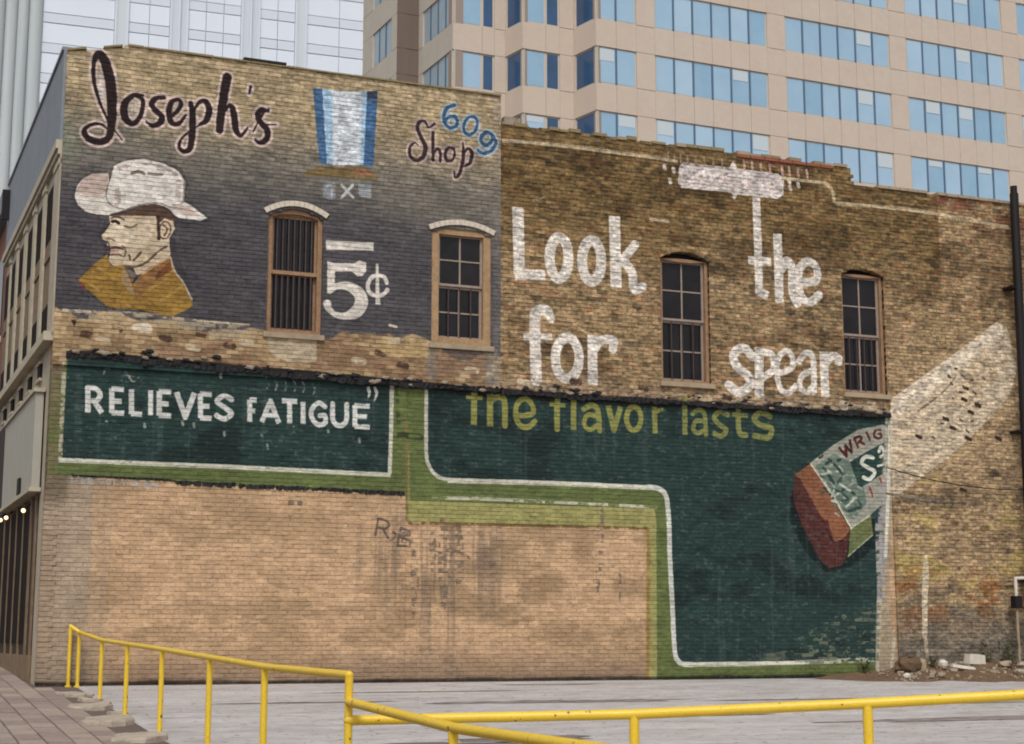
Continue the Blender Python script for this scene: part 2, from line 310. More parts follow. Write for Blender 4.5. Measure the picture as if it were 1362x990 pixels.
('s',(44,66,58),0.3,1,[(15.515,4.347,0.023),(15.596,4.393,0.023)]),
('s',(172,176,160),0.3,1,[(15.772,4.2,0.024),(15.852,4.216,0.024)]),
('s',(84,100,88),0.3,1,[(16.031,4.052,0.023),(16.11,4.038,0.023)]),
('s',(150,154,140),0.3,1,[(16.29,3.903,0.024),(16.369,3.859,0.024)]),
('s',(44,66,58),0.3,1,[(15.599,3.722,0.023),(15.676,3.648,0.023)]),
('s',(172,176,160),0.3,1,[(15.856,3.573,0.023),(15.938,3.618,0.023)]),
('s',(205,205,190),0.1,1,[(16.676,4.524,0.043),(16.499,4.538,0.043),(16.392,4.404,0.043),(16.565,4.304,0.043),(16.714,4.223,0.043),(16.58,4.068,0.043),(16.43,4.105,0.043)]),
('s',(205,205,190),0.2,1,[(16.836,4.661,0.035),(16.902,4.772,0.035),(16.962,4.623,0.035),(16.872,4.554,0.035)]),
('s',(205,205,190),0.3,1,[(16.796,4.356,0.026),(16.988,4.407,0.026)]),
('s',(60,30,28),0.4,1,[(15.397,3.201,0.021),(15.65,2.737,0.021),(15.926,2.836,0.021)]),
('s',(72,44,36),0.6,1,[(14.788,3.938,0.03),(14.988,3.399,0.03),(15.307,2.779,0.03)]),
('s',(150,60,50),0.3,1,[(16.572,3.896,0.026),(16.64,3.705,0.026)]),
('s',(150,60,50),0.4,1,[(16.835,4.099,0.022),(16.904,3.929,0.022)]),
('s',(48,76,68),0.4,1,[(15.462,4.26,0.03),(15.698,3.971,0.03),(15.602,4.053,0.03)]),
('s',(48,76,68),0.4,1,[(15.791,3.805,0.03),(16.034,3.643,0.03),(15.882,3.595,0.03)]),
('s',(48,76,68),0.4,1,[(16.023,3.388,0.03),(16.328,3.482,0.03),(16.283,3.608,0.03)]),
('s',(48,76,68),0.4,1,[(15.714,4.355,0.03),(15.905,4.149,0.03),(15.798,3.975,0.03)]),
('s',(180,185,170),0.4,1,[(15.407,4.13,0.025),(15.607,4.181,0.025)]),
('s',(180,185,170),0.4,1,[(15.846,3.934,0.025),(16.091,3.815,0.025)]),
('s',(180,185,170),0.4,1,[(15.977,3.471,0.025),(16.184,3.648,0.025)]),
('s',(180,185,170),0.4,1,[(15.637,3.672,0.025),(15.692,3.801,0.025)]),
('p',(128,134,106),0.8,0.7,[(14.703,0.78),(15.789,1.31),(16.71,1.546),(16.614,0.248),(14.861,0.273)]),
('p',(120,124,100),0.85,0.7,[(13.654,0.456),(15.405,0.66),(16.675,0.78),(16.614,0.248),(13.82,0.279)]),
('p',(160,146,120),0.4,0.8,[(17.042,5.516),(17.231,5.526),(17.128,3.736),(16.932,1.548),(17.114,-0.06),(16.528,-0.054),(16.636,1.545),(16.847,3.727)]),
('p',(190,182,164),0.7,1.0,[(17.042,5.516),(17.156,5.522),(17.034,3.733),(16.765,1.546),(16.619,-0.055),(16.546,-0.054),(16.655,1.545),(16.884,3.728)]),
('s',(150,146,150),0.65,1,[(16.936,4.045,0.063),(16.804,2.786,0.111),(16.754,1.7,0.095)]),
('s',(205,200,185),0.35,1,[(17.146,5.329,0.04),(17.049,4.049,0.04),(16.901,2.476,0.04)]),
('s',(160,155,150),0.6,1,[(16.744,3.096,0.078),(16.738,2.163,0.078)]),
('s',(200,190,165),0.6,1,[(17.051,0.933,0.038),(16.937,0.094,0.038)]),
('p',(196,178,152),0.3,0.78,[(17.184,5.8),(18.808,6.85),(20.04,7.688),(20.298,7.573),(20.511,6.657),(20.274,6.034),(19.438,5.287),(18.566,4.606),(17.662,4.036),(17.071,3.632),(17.139,5.563)]),
('p',(212,196,174),0.35,0.65,[(17.184,5.8),(18.808,6.85),(20.04,7.688),(20.244,7.508),(19.348,6.836),(17.926,5.802),(17.137,5.271)]),
('p',(176,150,116),0.55,0.7,[(19.276,6.629),(19.839,6.919),(20.261,6.794),(19.927,6.367),(19.537,5.942),(19.166,5.771),(18.625,5.692)]),
('p',(160,132,98),0.5,0.4,[(18.552,4.36),(19.414,4.889),(20.475,5.338),(20.429,4.634),(18.547,4.263)]),
('s',(128,108,86),0.4,1,[(17.856,5.577,0.02),(18.464,5.981,0.02),(18.84,6.351,0.02)]),
('s',(96,76,60),0.4,1,[(18.851,6.552,0.023),(18.911,6.556,0.023)]),
('s',(96,76,60),0.4,1,[(19.023,6.413,0.023),(19.082,6.391,0.023)]),
('s',(96,76,60),0.4,1,[(18.715,6.244,0.022),(18.772,6.198,0.022)]),
('s',(96,76,60),0.4,1,[(19.258,6.327,0.023),(19.319,6.33,0.023)]),
('s',(96,76,60),0.4,1,[(18.943,6.058,0.022),(19.002,6.036,0.022)]),
('s',(96,76,60),0.4,1,[(19.304,6.079,0.022),(19.361,6.032,0.022)]),
('s',(96,76,60),0.4,1,[(18.755,5.898,0.023),(18.815,5.901,0.023)]),
('s',(96,76,60),0.4,1,[(19.043,5.715,0.022),(19.101,5.693,0.022)]),
('s',(96,76,60),0.4,1,[(18.909,5.459,0.022),(18.966,5.413,0.022)]),
('s',(96,76,60),0.4,1,[(19.206,5.425,0.022),(19.266,5.428,0.022)]),
('s',(96,76,60),0.4,1,[(18.779,5.255,0.022),(18.837,5.233,0.022)]),
('s',(96,76,60),0.4,1,[(19.074,5.22,0.022),(19.131,5.173,0.022)]),
('s',(96,76,60),0.4,1,[(18.429,5.336,0.022),(18.488,5.339,0.022)]),
('s',(96,76,60),0.4,1,[(19.564,6.396,0.023),(19.624,6.374,0.023)]),
('s',(96,76,60),0.4,1,[(18.664,6.39,0.023),(18.721,6.344,0.023)]),
('s',(96,76,60),0.4,1,[(19.35,5.831,0.023),(19.41,5.835,0.023)]),
('s',(96,76,60),0.4,1,[(18.178,5.029,0.022),(18.235,5.007,0.022)]),
('s',(60,42,34),0.15,1,[(19.051,6.164,0.04),(19.157,6.13,0.04)]),
('s',(60,42,34),0.15,1,[(19.36,5.797,0.04),(19.466,5.763,0.04)]),
('s',(60,42,34),0.15,1,[(19.006,5.902,0.04),(19.112,5.868,0.04)]),
('s',(60,42,34),0.15,1,[(19.065,5.061,0.04),(19.171,5.026,0.04)]),
('s',(60,42,34),0.15,1,[(19.861,5.098,0.04),(19.968,5.063,0.04)]),
('s',(60,42,34),0.15,1,[(17.782,5.035,0.039),(17.885,5.001,0.039)]),
('s',(60,42,34),0.15,1,[(18.864,3.937,0.039),(18.969,3.902,0.039)]),
('s',(60,42,34),0.15,1,[(18.506,5.454,0.04),(18.61,5.419,0.04)]),
('s',(60,42,34),0.15,1,[(18.673,5.264,0.04),(18.777,5.23,0.04)]),
('s',(60,42,34),0.15,1,[(19.17,5.637,0.04),(19.276,5.603,0.04)]),
('s',(118,106,90),0.3,1,[(16.993,3.782,0.029),(17.646,3.722,0.029),(18.513,3.653,0.029)]),
('s',(96,84,70),0.5,1,[(17.303,3.725,0.017),(18.046,3.638,0.017),(19.52,3.66,0.017)]),
('s',(196,178,150),0.4,1,[(17.897,2.495,0.024),(17.862,2.181,0.079),(17.81,1.555,0.071),(17.774,0.857,0.063)]),
('s',(180,160,135),0.6,1,[(17.774,0.857,0.046),(17.809,0.441,0.046)]),
('s',(206,196,184),0.3,0,[(8.638,9.088,0.12),(8.666,7.787,0.12)]),
('s',(206,196,184),0.25,0,[(8.59,7.753,0.106),(9.196,7.796,0.106)]),
('s',(206,196,184),0.22,1,[(9.71,8.19,0.109),(9.689,8.008,0.109),(9.632,7.859,0.109),(9.551,7.773,0.109),(9.462,7.765,0.109),(9.382,7.838,0.109),(9.328,7.977,0.109),(9.309,8.154,0.109),(9.329,8.336,0.109),(9.385,8.485,0.109),(9.466,8.573,0.109),(9.556,8.582,0.109),(9.636,8.509,0.109),(9.691,8.369,0.109),(9.71,8.19,0.109)]),
('s',(206,196,184),0.22,1,[(10.423,8.189,0.109),(10.4,8.006,0.109),(10.341,7.856,0.109),(10.256,7.768,0.109),(10.163,7.76,0.109),(10.081,7.833,0.109),(10.024,7.973,0.109),(10.005,8.152,0.109),(10.027,8.335,0.109),(10.086,8.486,0.109),(10.171,8.575,0.109),(10.264,8.584,0.109),(10.347,8.51,0.109),(10.404,8.37,0.109),(10.423,8.189,0.109)]),
('s',(206,196,184),0.3,0,[(10.724,9.113,0.124),(10.743,7.696,0.124)]),
('s',(206,196,184),0.35,1,[(11.174,8.591,0.09),(10.788,8.119,0.09)]),
('s',(206,196,184),0.25,1,[(10.881,8.258,0.1),(11.09,8.02,0.1),(11.146,7.683,0.1),(11.329,7.736,0.1)]),
('s',(206,196,184),0.3,1,[(9.337,6.924,0.077),(9.227,7.084,0.118),(9.058,7.057,0.118),(8.991,6.862,0.118),(9.016,5.706,0.118)]),
('s',(206,196,184),0.3,0,[(8.761,6.539,0.065),(9.346,6.572,0.065)]),
('s',(206,196,184),0.22,1,[(9.926,6.195,0.101),(9.9,6.017,0.101),(9.828,5.871,0.101),(9.726,5.786,0.101),(9.614,5.779,0.101),(9.514,5.851,0.101),(9.445,5.988,0.101),(9.421,6.162,0.101),(9.447,6.34,0.101),(9.517,6.486,0.101),(9.619,6.572,0.101),(9.732,6.58,0.101),(9.833,6.508,0.101),(9.902,6.371,0.101),(9.926,6.195,0.101)]),
('s',(206,196,184),0.3,0,[(10.215,6.656,0.108),(10.216,5.702,0.108)]),
('s',(206,196,184),0.25,1,[(10.247,6.385,0.093),(10.397,6.578,0.093),(10.67,6.597,0.093),(10.658,6.426,0.093)]),
('s',(190,165,135),0.3,1,[(11.526,9.16,0.029),(11.929,9.152,0.029)]),
('s',(190,180,160),0.7,1,[(8.967,9.283,0.028),(9.211,9.378,0.028)]),
('s',(206,196,184),0.25,0,[(14.006,9.859,0.094),(14.013,8.783,0.094),(14.018,7.863,0.094),(14.211,7.791,0.094)]),
('s',(206,196,184),0.3,0,[(13.788,8.51,0.087),(14.305,8.517,0.087)]),
('s',(206,196,184),0.3,0,[(14.488,9.121,0.105),(14.497,7.684,0.105)]),
('s',(206,196,184),0.3,1,[(14.546,8.368,0.1),(14.69,8.561,0.1),(14.813,8.44,0.1),(14.818,7.928,0.1),(14.92,7.693,0.1)]),
('s',(206,196,184),0.25,1,[(15.023,8.13,0.094),(15.399,8.221,0.094),(15.409,8.492,0.094),(15.218,8.613,0.094),(15.012,8.433,0.094),(14.967,8.087,0.094),(15.051,7.801,0.094),(15.242,7.738,0.094),(15.46,7.907,0.094)]),
('s',(206,196,184),0.3,1,[(13.817,6.484,0.1),(13.602,6.645,0.1),(13.37,6.488,0.1),(13.459,6.248,0.1),(13.693,6.083,0.1),(13.741,5.888,0.1),(13.498,5.724,0.1),(13.248,5.859,0.1)]),
('s',(206,196,184),0.3,0,[(13.978,6.661,0.107),(13.948,5.655,0.107)]),
('s',(206,196,184),0.25,1,[(14.029,6.593,0.076),(14.271,6.562,0.076),(14.305,6.254,0.076),(14.04,6.057,0.076)]),
('s',(206,196,184),0.25,1,[(14.432,6.167,0.065),(14.752,6.321,0.065),(14.74,6.593,0.065),(14.578,6.645,0.065),(14.419,6.452,0.065),(14.392,6.093,0.065),(14.475,5.837,0.065),(14.636,5.775,0.065),(14.815,5.928,0.065)]),
('s',(206,196,184),0.25,1,[(14.921,6.461,0.07),(15.092,6.641,0.07),(15.265,6.532,0.07),(15.262,5.835,0.07)]),
('s',(206,196,184),0.25,1,[(15.217,6.273,0.065),(14.976,6.153,0.065),(14.93,5.92,0.065),(15.091,5.825,0.065),(15.244,5.953,0.065)]),
('s',(206,196,184),0.3,0,[(15.526,6.679,0.104),(15.535,5.764,0.104)]),
('s',(206,196,184),0.25,1,[(15.554,6.406,0.087),(15.701,6.609,0.087),(15.896,6.588,0.087),(15.876,6.499,0.087)]),
('p',(196,184,178),0.06,1.0,[(12.202,10.338),(12.294,10.432),(13.369,10.44),(13.478,10.605),(13.579,10.448),(14.557,10.442),(14.691,10.349),(14.662,9.991),(14.517,9.891),(13.556,9.889),(13.485,9.753),(13.397,9.911),(12.242,9.892),(12.171,9.978)]),
('s',(180,160,154),0.5,1,[(12.351,10.261,0.017),(12.366,10.165,0.017),(12.405,10.087,0.017)]),
('s',(180,160,154),0.5,1,[(12.532,10.26,0.017),(12.546,10.163,0.017),(12.585,10.085,0.017)]),
('s',(196,150,138),0.5,1,[(12.713,10.258,0.017),(12.727,10.162,0.017),(12.766,10.083,0.017)]),
('s',(180,160,154),0.5,1,[(12.894,10.257,0.017),(12.909,10.16,0.017),(12.948,10.081,0.017)]),
('s',(180,160,154),0.5,1,[(13.077,10.255,0.017),(13.091,10.158,0.017),(13.131,10.079,0.017)]),
('s',(196,150,138),0.5,1,[(13.26,10.254,0.017),(13.274,10.157,0.017),(13.314,10.078,0.017)]),
('s',(180,160,154),0.5,1,[(13.444,10.253,0.017),(13.458,10.155,0.017),(13.498,10.076,0.017)]),
('s',(180,160,154),0.5,1,[(13.628,10.251,0.017),(13.643,10.153,0.017),(13.682,10.074,0.017)]),
('s',(196,150,138),0.5,1,[(13.814,10.25,0.017),(13.828,10.152,0.017),(13.868,10.072,0.017)]),
('s',(180,160,154),0.5,1,[(14.0,10.248,0.017),(14.014,10.15,0.017),(14.054,10.07,0.017)]),
('s',(180,160,154),0.5,1,[(14.187,10.247,0.017),(14.201,10.148,0.017),(14.241,10.068,0.017)]),
('s',(196,150,138),0.5,1,[(14.375,10.245,0.017),(14.389,10.147,0.017),(14.429,10.067,0.017)]),
('s',(180,160,154),0.5,1,[(14.563,10.244,0.017),(14.577,10.145,0.017),(14.617,10.065,0.017)]),
('s',(168,162,158),0.3,0,[(14.035,10.43,0.012),(14.028,9.913,0.012)]),
('s',(190,178,164),0.35,1,[(12.067,10.278,0.042),(12.082,10.212,0.042)]),
('s',(190,178,164),0.35,1,[(11.981,10.036,0.041),(11.996,9.971,0.041)]),
('s',(190,178,164),0.35,1,[(14.812,10.347,0.042),(14.827,10.279,0.042)]),
('s',(190,178,164),0.35,1,[(14.829,10.202,0.042),(14.844,10.134,0.042)]),
('s',(190,178,164),0.35,1,[(15.026,10.281,0.043),(15.041,10.213,0.043)]),
('s',(190,178,164),0.35,1,[(11.865,10.323,0.041),(11.88,10.257,0.041)]),
('s',(150,128,104),0.5,0,[(11.951,10.592,0.022),(11.96,10.424,0.022)]),
('s',(150,128,104),0.5,0,[(12.093,10.589,0.023),(12.102,10.421,0.023)]),
('s',(150,128,104),0.5,0,[(12.235,10.587,0.023),(12.244,10.419,0.023)]),
('s',(150,128,104),0.5,0,[(12.399,10.587,0.023),(12.408,10.418,0.023)]),
('s',(150,128,104),0.5,0,[(12.584,10.59,0.023),(12.593,10.42,0.023)]),
('s',(150,128,104),0.5,0,[(12.79,10.594,0.023),(12.799,10.425,0.023)]),
('s',(150,128,104),0.5,0,[(12.998,10.599,0.023),(13.006,10.429,0.023)]),
('s',(150,128,104),0.5,0,[(13.206,10.604,0.023),(13.214,10.434,0.023)]),
('s',(188,150,136),0.4,0,[(13.731,10.626,0.027),(13.743,10.444,0.027)]),
('s',(170,128,112),0.6,1,[(13.748,10.613,0.023),(13.841,10.608,0.023)]),
('s',(188,150,136),0.4,0,[(13.922,10.621,0.027),(13.933,10.438,0.027)]),
('s',(188,150,136),0.4,0,[(14.134,10.618,0.027),(14.146,10.435,0.027)]),
('s',(188,150,136),0.4,0,[(14.348,10.615,0.027),(14.359,10.432,0.027)]),
('s',(170,128,112),0.6,1,[(14.364,10.602,0.023),(14.458,10.597,0.023)]),
('s',(188,150,136),0.4,0,[(14.648,10.622,0.027),(14.66,10.438,0.027)]),
('s',(188,150,136),0.4,0,[(14.821,10.615,0.027),(14.832,10.43,0.027)]),
('s',(188,150,136),0.4,0,[(15.037,10.612,0.027),(15.048,10.427,0.027)]),
('s',(170,128,112),0.6,1,[(15.054,10.598,0.023),(15.15,10.594,0.023)]),
('s',(188,150,136),0.4,0,[(15.255,10.609,0.027),(15.266,10.424,0.027)]),
('s',(150,80,66),0.5,1,[(13.966,10.684,0.019),(14.392,10.682,0.019),(14.779,10.649,0.019)]),
('s',(176,156,122),0.3,0,[(8.307,10.424,0.038),(8.834,10.456,0.038),(9.809,10.478,0.038),(11.827,10.46,0.038),(12.172,10.436,0.038)]),
('s',(176,156,122),0.3,1,[(14.666,10.358,0.041),(15.498,10.367,0.041),(15.741,10.343,0.041),(15.885,10.193,0.041),(15.951,9.967,0.041),(16.329,9.957,0.041),(18.069,10.001,0.041),(20.483,9.865,0.041)]),
('s',(196,172,160),0.3,1,[(0.74,9.734,0.063),(0.654,9.794,0.07),(0.539,9.798,0.074),(0.404,9.728,0.074),(0.349,9.634,0.088),(0.419,9.52,0.105),(0.552,9.476,0.112),(0.7,9.494,0.109),(0.794,9.618,0.105),(0.816,9.903,0.123),(0.805,10.255,0.133),(0.763,10.605,0.137),(0.692,10.881,0.133),(0.601,11.065,0.123),(0.524,11.089,0.105),(0.464,10.938,0.084),(0.47,10.637,0.081),(0.549,10.328,0.074),(0.678,10.027,0.07),(0.838,9.764,0.067),(1.013,9.556,0.056)]),
('s',(196,172,160),0.3,1,[(1.341,10.432,0.072),(1.18,10.411,0.09),(1.051,10.269,0.108),(1.017,10.105,0.115),(1.064,9.951,0.112),(1.184,9.877,0.094),(1.297,9.998,0.09),(1.35,10.201,0.086),(1.334,10.359,0.083),(1.18,10.404,0.065)]),
('s',(196,172,160),0.3,1,[(1.721,10.439,0.085),(1.586,10.41,0.092),(1.505,10.292,0.096),(1.577,10.176,0.096),(1.693,10.083,0.103),(1.67,9.955,0.099),(1.537,9.885,0.085),(1.427,9.943,0.067)]),
('s',(196,172,160),0.3,1,[(1.803,10.043,0.071),(1.952,10.188,0.082),(2.033,10.342,0.082),(1.978,10.436,0.078),(1.86,10.363,0.092),(1.816,10.171,0.099),(1.874,9.981,0.096),(2.011,9.987,0.085),(2.125,10.156,0.067)]),
('s',(196,172,160),0.3,1,[(2.203,10.4,0.086),(2.245,10.189,0.104),(2.251,9.793,0.108),(2.215,9.538,0.097),(2.114,9.473,0.09),(2.026,9.552,0.079),(2.071,9.718,0.068),(2.254,9.902,0.061),(2.423,10.03,0.068)]),
('s',(196,172,160),0.3,1,[(2.25,10.225,0.067),(2.358,10.427,0.082),(2.478,10.454,0.096),(2.546,10.299,0.106),(2.49,10.093,0.096),(2.388,10.026,0.071)]),
('s',(196,172,160),0.3,1,[(2.854,10.978,0.131),(2.805,10.624,0.128),(2.764,10.254,0.124),(2.745,9.944,0.113)]),
('s',(196,172,160),0.3,1,[(2.766,10.182,0.072),(2.865,10.394,0.083),(2.952,10.424,0.097),(3.002,10.284,0.108),(3.045,9.998,0.104),(3.143,9.894,0.083),(3.262,10.061,0.061)]),
('s',(196,172,160),0.3,1,[(3.297,10.853,0.077),(3.272,10.721,0.066)]),
('s',(196,172,160),0.3,1,[(3.37,10.002,0.062),(3.437,10.156,0.066),(3.556,10.391,0.069),(3.643,10.457,0.073)]),
('s',(196,172,160),0.3,1,[(3.626,10.429,0.078),(3.518,10.441,0.092),(3.439,10.339,0.096),(3.489,10.199,0.104),(3.618,10.068,0.107),(3.629,9.905,0.104),(3.518,9.8,0.092),(3.41,9.842,0.074)]),
('s',(196,172,160),0.3,1,[(3.597,10.157,0.069),(3.794,10.182,0.058)]),
('s',(190,178,168),0.3,1,[(0.584,10.688,0.042),(0.636,10.233,0.042)]),
('s',(176,164,150),0.3,1,[(1.24,10.151,0.035),(1.238,10.089,0.035),(1.226,10.038,0.035),(1.207,10.008,0.035),(1.184,10.005,0.035),(1.163,10.03,0.035),(1.147,10.078,0.035),(1.14,10.138,0.035),(1.143,10.201,0.035),(1.155,10.252,0.035),(1.174,10.282,0.035),(1.196,10.285,0.035),(1.217,10.26,0.035),(1.233,10.212,0.035),(1.24,10.151,0.035)]),
('s',(42,28,28),0.06,1,[(0.74,9.734,0.018),(0.654,9.794,0.025),(0.539,9.798,0.028),(0.404,9.728,0.028),(0.349,9.634,0.042),(0.419,9.52,0.06),(0.552,9.476,0.067),(0.7,9.494,0.063),(0.794,9.618,0.06),(0.816,9.903,0.077),(0.805,10.255,0.088),(0.763,10.605,0.091),(0.692,10.881,0.088),(0.601,11.065,0.077),(0.524,11.089,0.06),(0.464,10.938,0.039),(0.47,10.637,0.035),(0.549,10.328,0.028),(0.678,10.027,0.025),(0.838,9.764,0.021),(1.013,9.556,0.011)]),
('s',(42,28,28),0.06,1,[(1.341,10.432,0.025),(1.18,10.411,0.043),(1.051,10.269,0.061),(1.017,10.105,0.068),(1.064,9.951,0.065),(1.184,9.877,0.047),(1.297,9.998,0.043),(1.35,10.201,0.04),(1.334,10.359,0.036),(1.18,10.404,0.018)]),
('s',(42,28,28),0.06,1,[(1.721,10.439,0.039),(1.586,10.41,0.046),(1.505,10.292,0.05),(1.577,10.176,0.05),(1.693,10.083,0.057),(1.67,9.955,0.053),(1.537,9.885,0.039),(1.427,9.943,0.021)]),
('s',(42,28,28),0.06,1,[(1.803,10.043,0.025),(1.952,10.188,0.036),(2.033,10.342,0.036),(1.978,10.436,0.032),(1.86,10.363,0.046),(1.816,10.171,0.053),(1.874,9.981,0.05),(2.011,9.987,0.039),(2.125,10.156,0.021)]),
('s',(42,28,28),0.06,1,[(2.203,10.4,0.04),(2.245,10.189,0.058),(2.251,9.793,0.061),(2.215,9.538,0.05),(2.114,9.473,0.043),(2.026,9.552,0.032),(2.071,9.718,0.022),(2.254,9.902,0.014),(2.423,10.03,0.022)]),
('s',(42,28,28),0.06,1,[(2.25,10.225,0.021),(2.358,10.427,0.035),(2.478,10.454,0.05),(2.546,10.299,0.06),(2.49,10.093,0.05),(2.388,10.026,0.025)]),
('s',(42,28,28),0.06,1,[(2.854,10.978,0.084),(2.805,10.624,0.08),(2.764,10.254,0.077),(2.745,9.944,0.066)]),
('s',(42,28,28),0.06,1,[(2.766,10.182,0.025),(2.865,10.394,0.036),(2.952,10.424,0.05),(3.002,10.284,0.061),(3.045,9.998,0.058),(3.143,9.894,0.036),(3.262,10.061,0.014)]),
('s',(42,28,28),0.06,1,[(3.297,10.853,0.029),(3.272,10.721,0.018)]),
('s',(42,28,28),0.06,1,[(3.37,10.002,0.015),(3.437,10.156,0.018),(3.556,10.391,0.022),(3.643,10.457,0.026)]),
('s',(42,28,28),0.06,1,[(3.626,10.429,0.03),(3.518,10.441,0.044),(3.439,10.339,0.048),(3.489,10.199,0.055),(3.618,10.068,0.059),(3.629,9.905,0.055),(3.518,9.8,0.044),(3.41,9.842,0.026)]),
('s',(42,28,28),0.06,1,[(3.597,10.157,0.022),(3.794,10.182,0.011)]),
('s',(150,172,186),0.3,1,[(7.294,11.01,0.07),(7.158,10.942,0.07),(7.081,10.779,0.07),(7.109,10.61,0.07),(7.239,10.541,0.07),(7.356,10.64,0.07),(7.316,10.77,0.07),(7.179,10.753,0.07),(7.101,10.647,0.07)]),
('s',(150,172,186),0.3,1,[(7.758,10.606,0.065),(7.716,10.527,0.065),(7.658,10.469,0.065),(7.594,10.445,0.065),(7.538,10.458,0.065),(7.501,10.506,0.065),(7.489,10.58,0.065),(7.505,10.665,0.065),(7.546,10.744,0.065),(7.605,10.802,0.065),(7.668,10.827,0.065),(7.725,10.814,0.065),(7.762,10.766,0.065),(7.774,10.691,0.065),(7.758,10.606,0.065)]),
('s',(150,172,186),0.3,1,[(7.869,10.472,0.069),(7.85,10.353,0.069),(7.949,10.28,0.069),(8.081,10.381,0.069),(8.068,10.515,0.069),(7.949,10.539,0.069),(7.858,10.432,0.069)]),
('s',(150,172,186),0.3,1,[(8.088,10.498,0.07),(8.16,10.352,0.07),(8.069,10.186,0.07),(7.91,10.11,0.07),(7.791,10.154,0.07)]),
('s',(56,86,116),0.15,1,[(7.294,11.01,0.035),(7.158,10.942,0.035),(7.081,10.779,0.035),(7.109,10.61,0.035),(7.239,10.541,0.035),(7.356,10.64,0.035),(7.316,10.77,0.035),(7.179,10.753,0.035),(7.101,10.647,0.035)]),
('s',(56,86,116),0.15,1,[(7.758,10.606,0.029),(7.716,10.527,0.029),(7.658,10.469,0.029),(7.594,10.445,0.029),(7.538,10.458,0.029),(7.501,10.506,0.029),(7.489,10.58,0.029),(7.505,10.665,0.029),(7.546,10.744,0.029),(7.605,10.802,0.029),(7.668,10.827,0.029),(7.725,10.814,0.029),(7.762,10.766,0.029),(7.774,10.691,0.029),(7.758,10.606,0.029)]),
('s',(56,86,116),0.15,1,[(7.869,10.472,0.035),(7.85,10.353,0.035),(7.949,10.28,0.035),(8.081,10.381,0.035),(8.068,10.515,0.035),(7.949,10.539,0.035),(7.858,10.432,0.035)]),
('s',(56,86,116),0.15,1,[(8.088,10.498,0.035),(8.16,10.352,0.035),(8.069,10.186,0.035),(7.91,10.11,0.035),(7.791,10.154,0.035)]),
('s',(178,156,146),0.45,1,[(6.888,10.582,0.068),(6.773,10.492,0.057),(6.694,10.604,0.068),(6.579,10.575,0.076),(6.553,10.427,0.08),(6.632,10.265,0.084),(6.711,10.085,0.087),(6.663,9.89,0.084),(6.522,9.809,0.076),(6.406,9.886,0.076),(6.397,10.048,0.072),(6.487,10.153,0.065),(6.564,10.117,0.057)]),
('s',(178,156,146),0.45,1,[(6.862,10.407,0.076),(6.867,9.856,0.072)]),
('s',(178,156,146),0.45,1,[(6.874,9.971,0.061),(6.95,10.086,0.068),(7.013,10.025,0.076),(7.014,9.854,0.072)]),
('s',(178,156,146),0.45,1,[(7.3,10.127,0.065),(7.183,10.14,0.072),(7.114,10.018,0.076),(7.146,9.888,0.076),(7.263,9.901,0.068),(7.309,10.04,0.065),(7.285,10.133,0.061)]),
('s',(178,156,146),0.45,1,[(7.476,10.27,0.062),(7.488,10.08,0.077),(7.466,9.848,0.081),(7.401,9.631,0.073),(7.323,9.558,0.065),(7.303,9.677,0.058)]),
('s',(178,156,146),0.45,1,[(7.489,10.042,0.061),(7.582,10.168,0.072),(7.661,10.081,0.08),(7.623,9.885,0.076),(7.517,9.808,0.061)]),
('s',(56,36,38),0.1,1,[(6.888,10.582,0.027),(6.773,10.492,0.015),(6.694,10.604,0.027),(6.579,10.575,0.034),(6.553,10.427,0.038),(6.632,10.265,0.042),(6.711,10.085,0.046),(6.663,9.89,0.042),(6.522,9.809,0.034),(6.406,9.886,0.034),(6.397,10.048,0.03),(6.487,10.153,0.023),(6.564,10.117,0.015)]),
('s',(56,36,38),0.1,1,[(6.862,10.407,0.034),(6.867,9.856,0.03)]),
('s',(56,36,38),0.1,1,[(6.874,9.971,0.019),(6.95,10.086,0.027),(7.013,10.025,0.034),(7.014,9.854,0.03)]),
('s',(56,36,38),0.1,1,[(7.3,10.127,0.023),(7.183,10.14,0.03),(7.114,10.018,0.034),(7.146,9.888,0.034),(7.263,9.901,0.027),(7.309,10.04,0.023),(7.285,10.133,0.019)]),
('s',(56,36,38),0.1,1,[(7.476,10.27,0.019),(7.488,10.08,0.035),(7.466,9.848,0.038),(7.401,9.631,0.031),(7.323,9.558,0.023),(7.303,9.677,0.015)]),
('s',(56,36,38),0.1,1,[(7.489,10.042,0.019),(7.582,10.168,0.03),(7.661,10.081,0.038),(7.623,9.885,0.034),(7.517,9.808,0.019)]),
('p',(62,98,140),0.05,1.0,[(4.472,10.969),(4.663,11.001),(4.787,9.552),(4.634,9.534)]),
('p',(150,180,205),0.1,1.0,[(4.655,10.993),(4.873,10.999),(4.912,9.544),(4.773,9.528)]),
('p',(190,196,202),0.08,1.0,[(4.848,10.981),(5.152,10.998),(5.45,11.06),(5.459,9.598),(4.883,9.533)]),
('p',(150,180,205),0.1,1.0,[(5.435,11.051),(5.541,11.057),(5.504,9.603),(5.422,9.594)]),
('p',(62,98,140),0.05,1.0,[(5.533,11.056),(5.744,11.099),(5.676,9.593),(5.482,9.578)]),
('p',(58,68,84),0.3,1.0,[(5.533,11.064),(5.744,11.099),(5.724,10.93),(5.536,10.898)]),
('p',(120,98,58),0.15,1.0,[(4.323,9.316),(4.592,9.456),(5.475,9.555),(5.821,9.408),(5.702,9.35),(4.961,9.298),(4.36,9.276)]),
('p',(140,96,66),0.3,1.0,[(5.179,9.477),(5.475,9.548),(5.776,9.41),(5.478,9.362)]),
('p',(128,132,138),0.35,1.0,[(4.708,9.16),(4.934,9.207),(4.954,8.893),(4.845,8.844),(4.713,8.911)]),
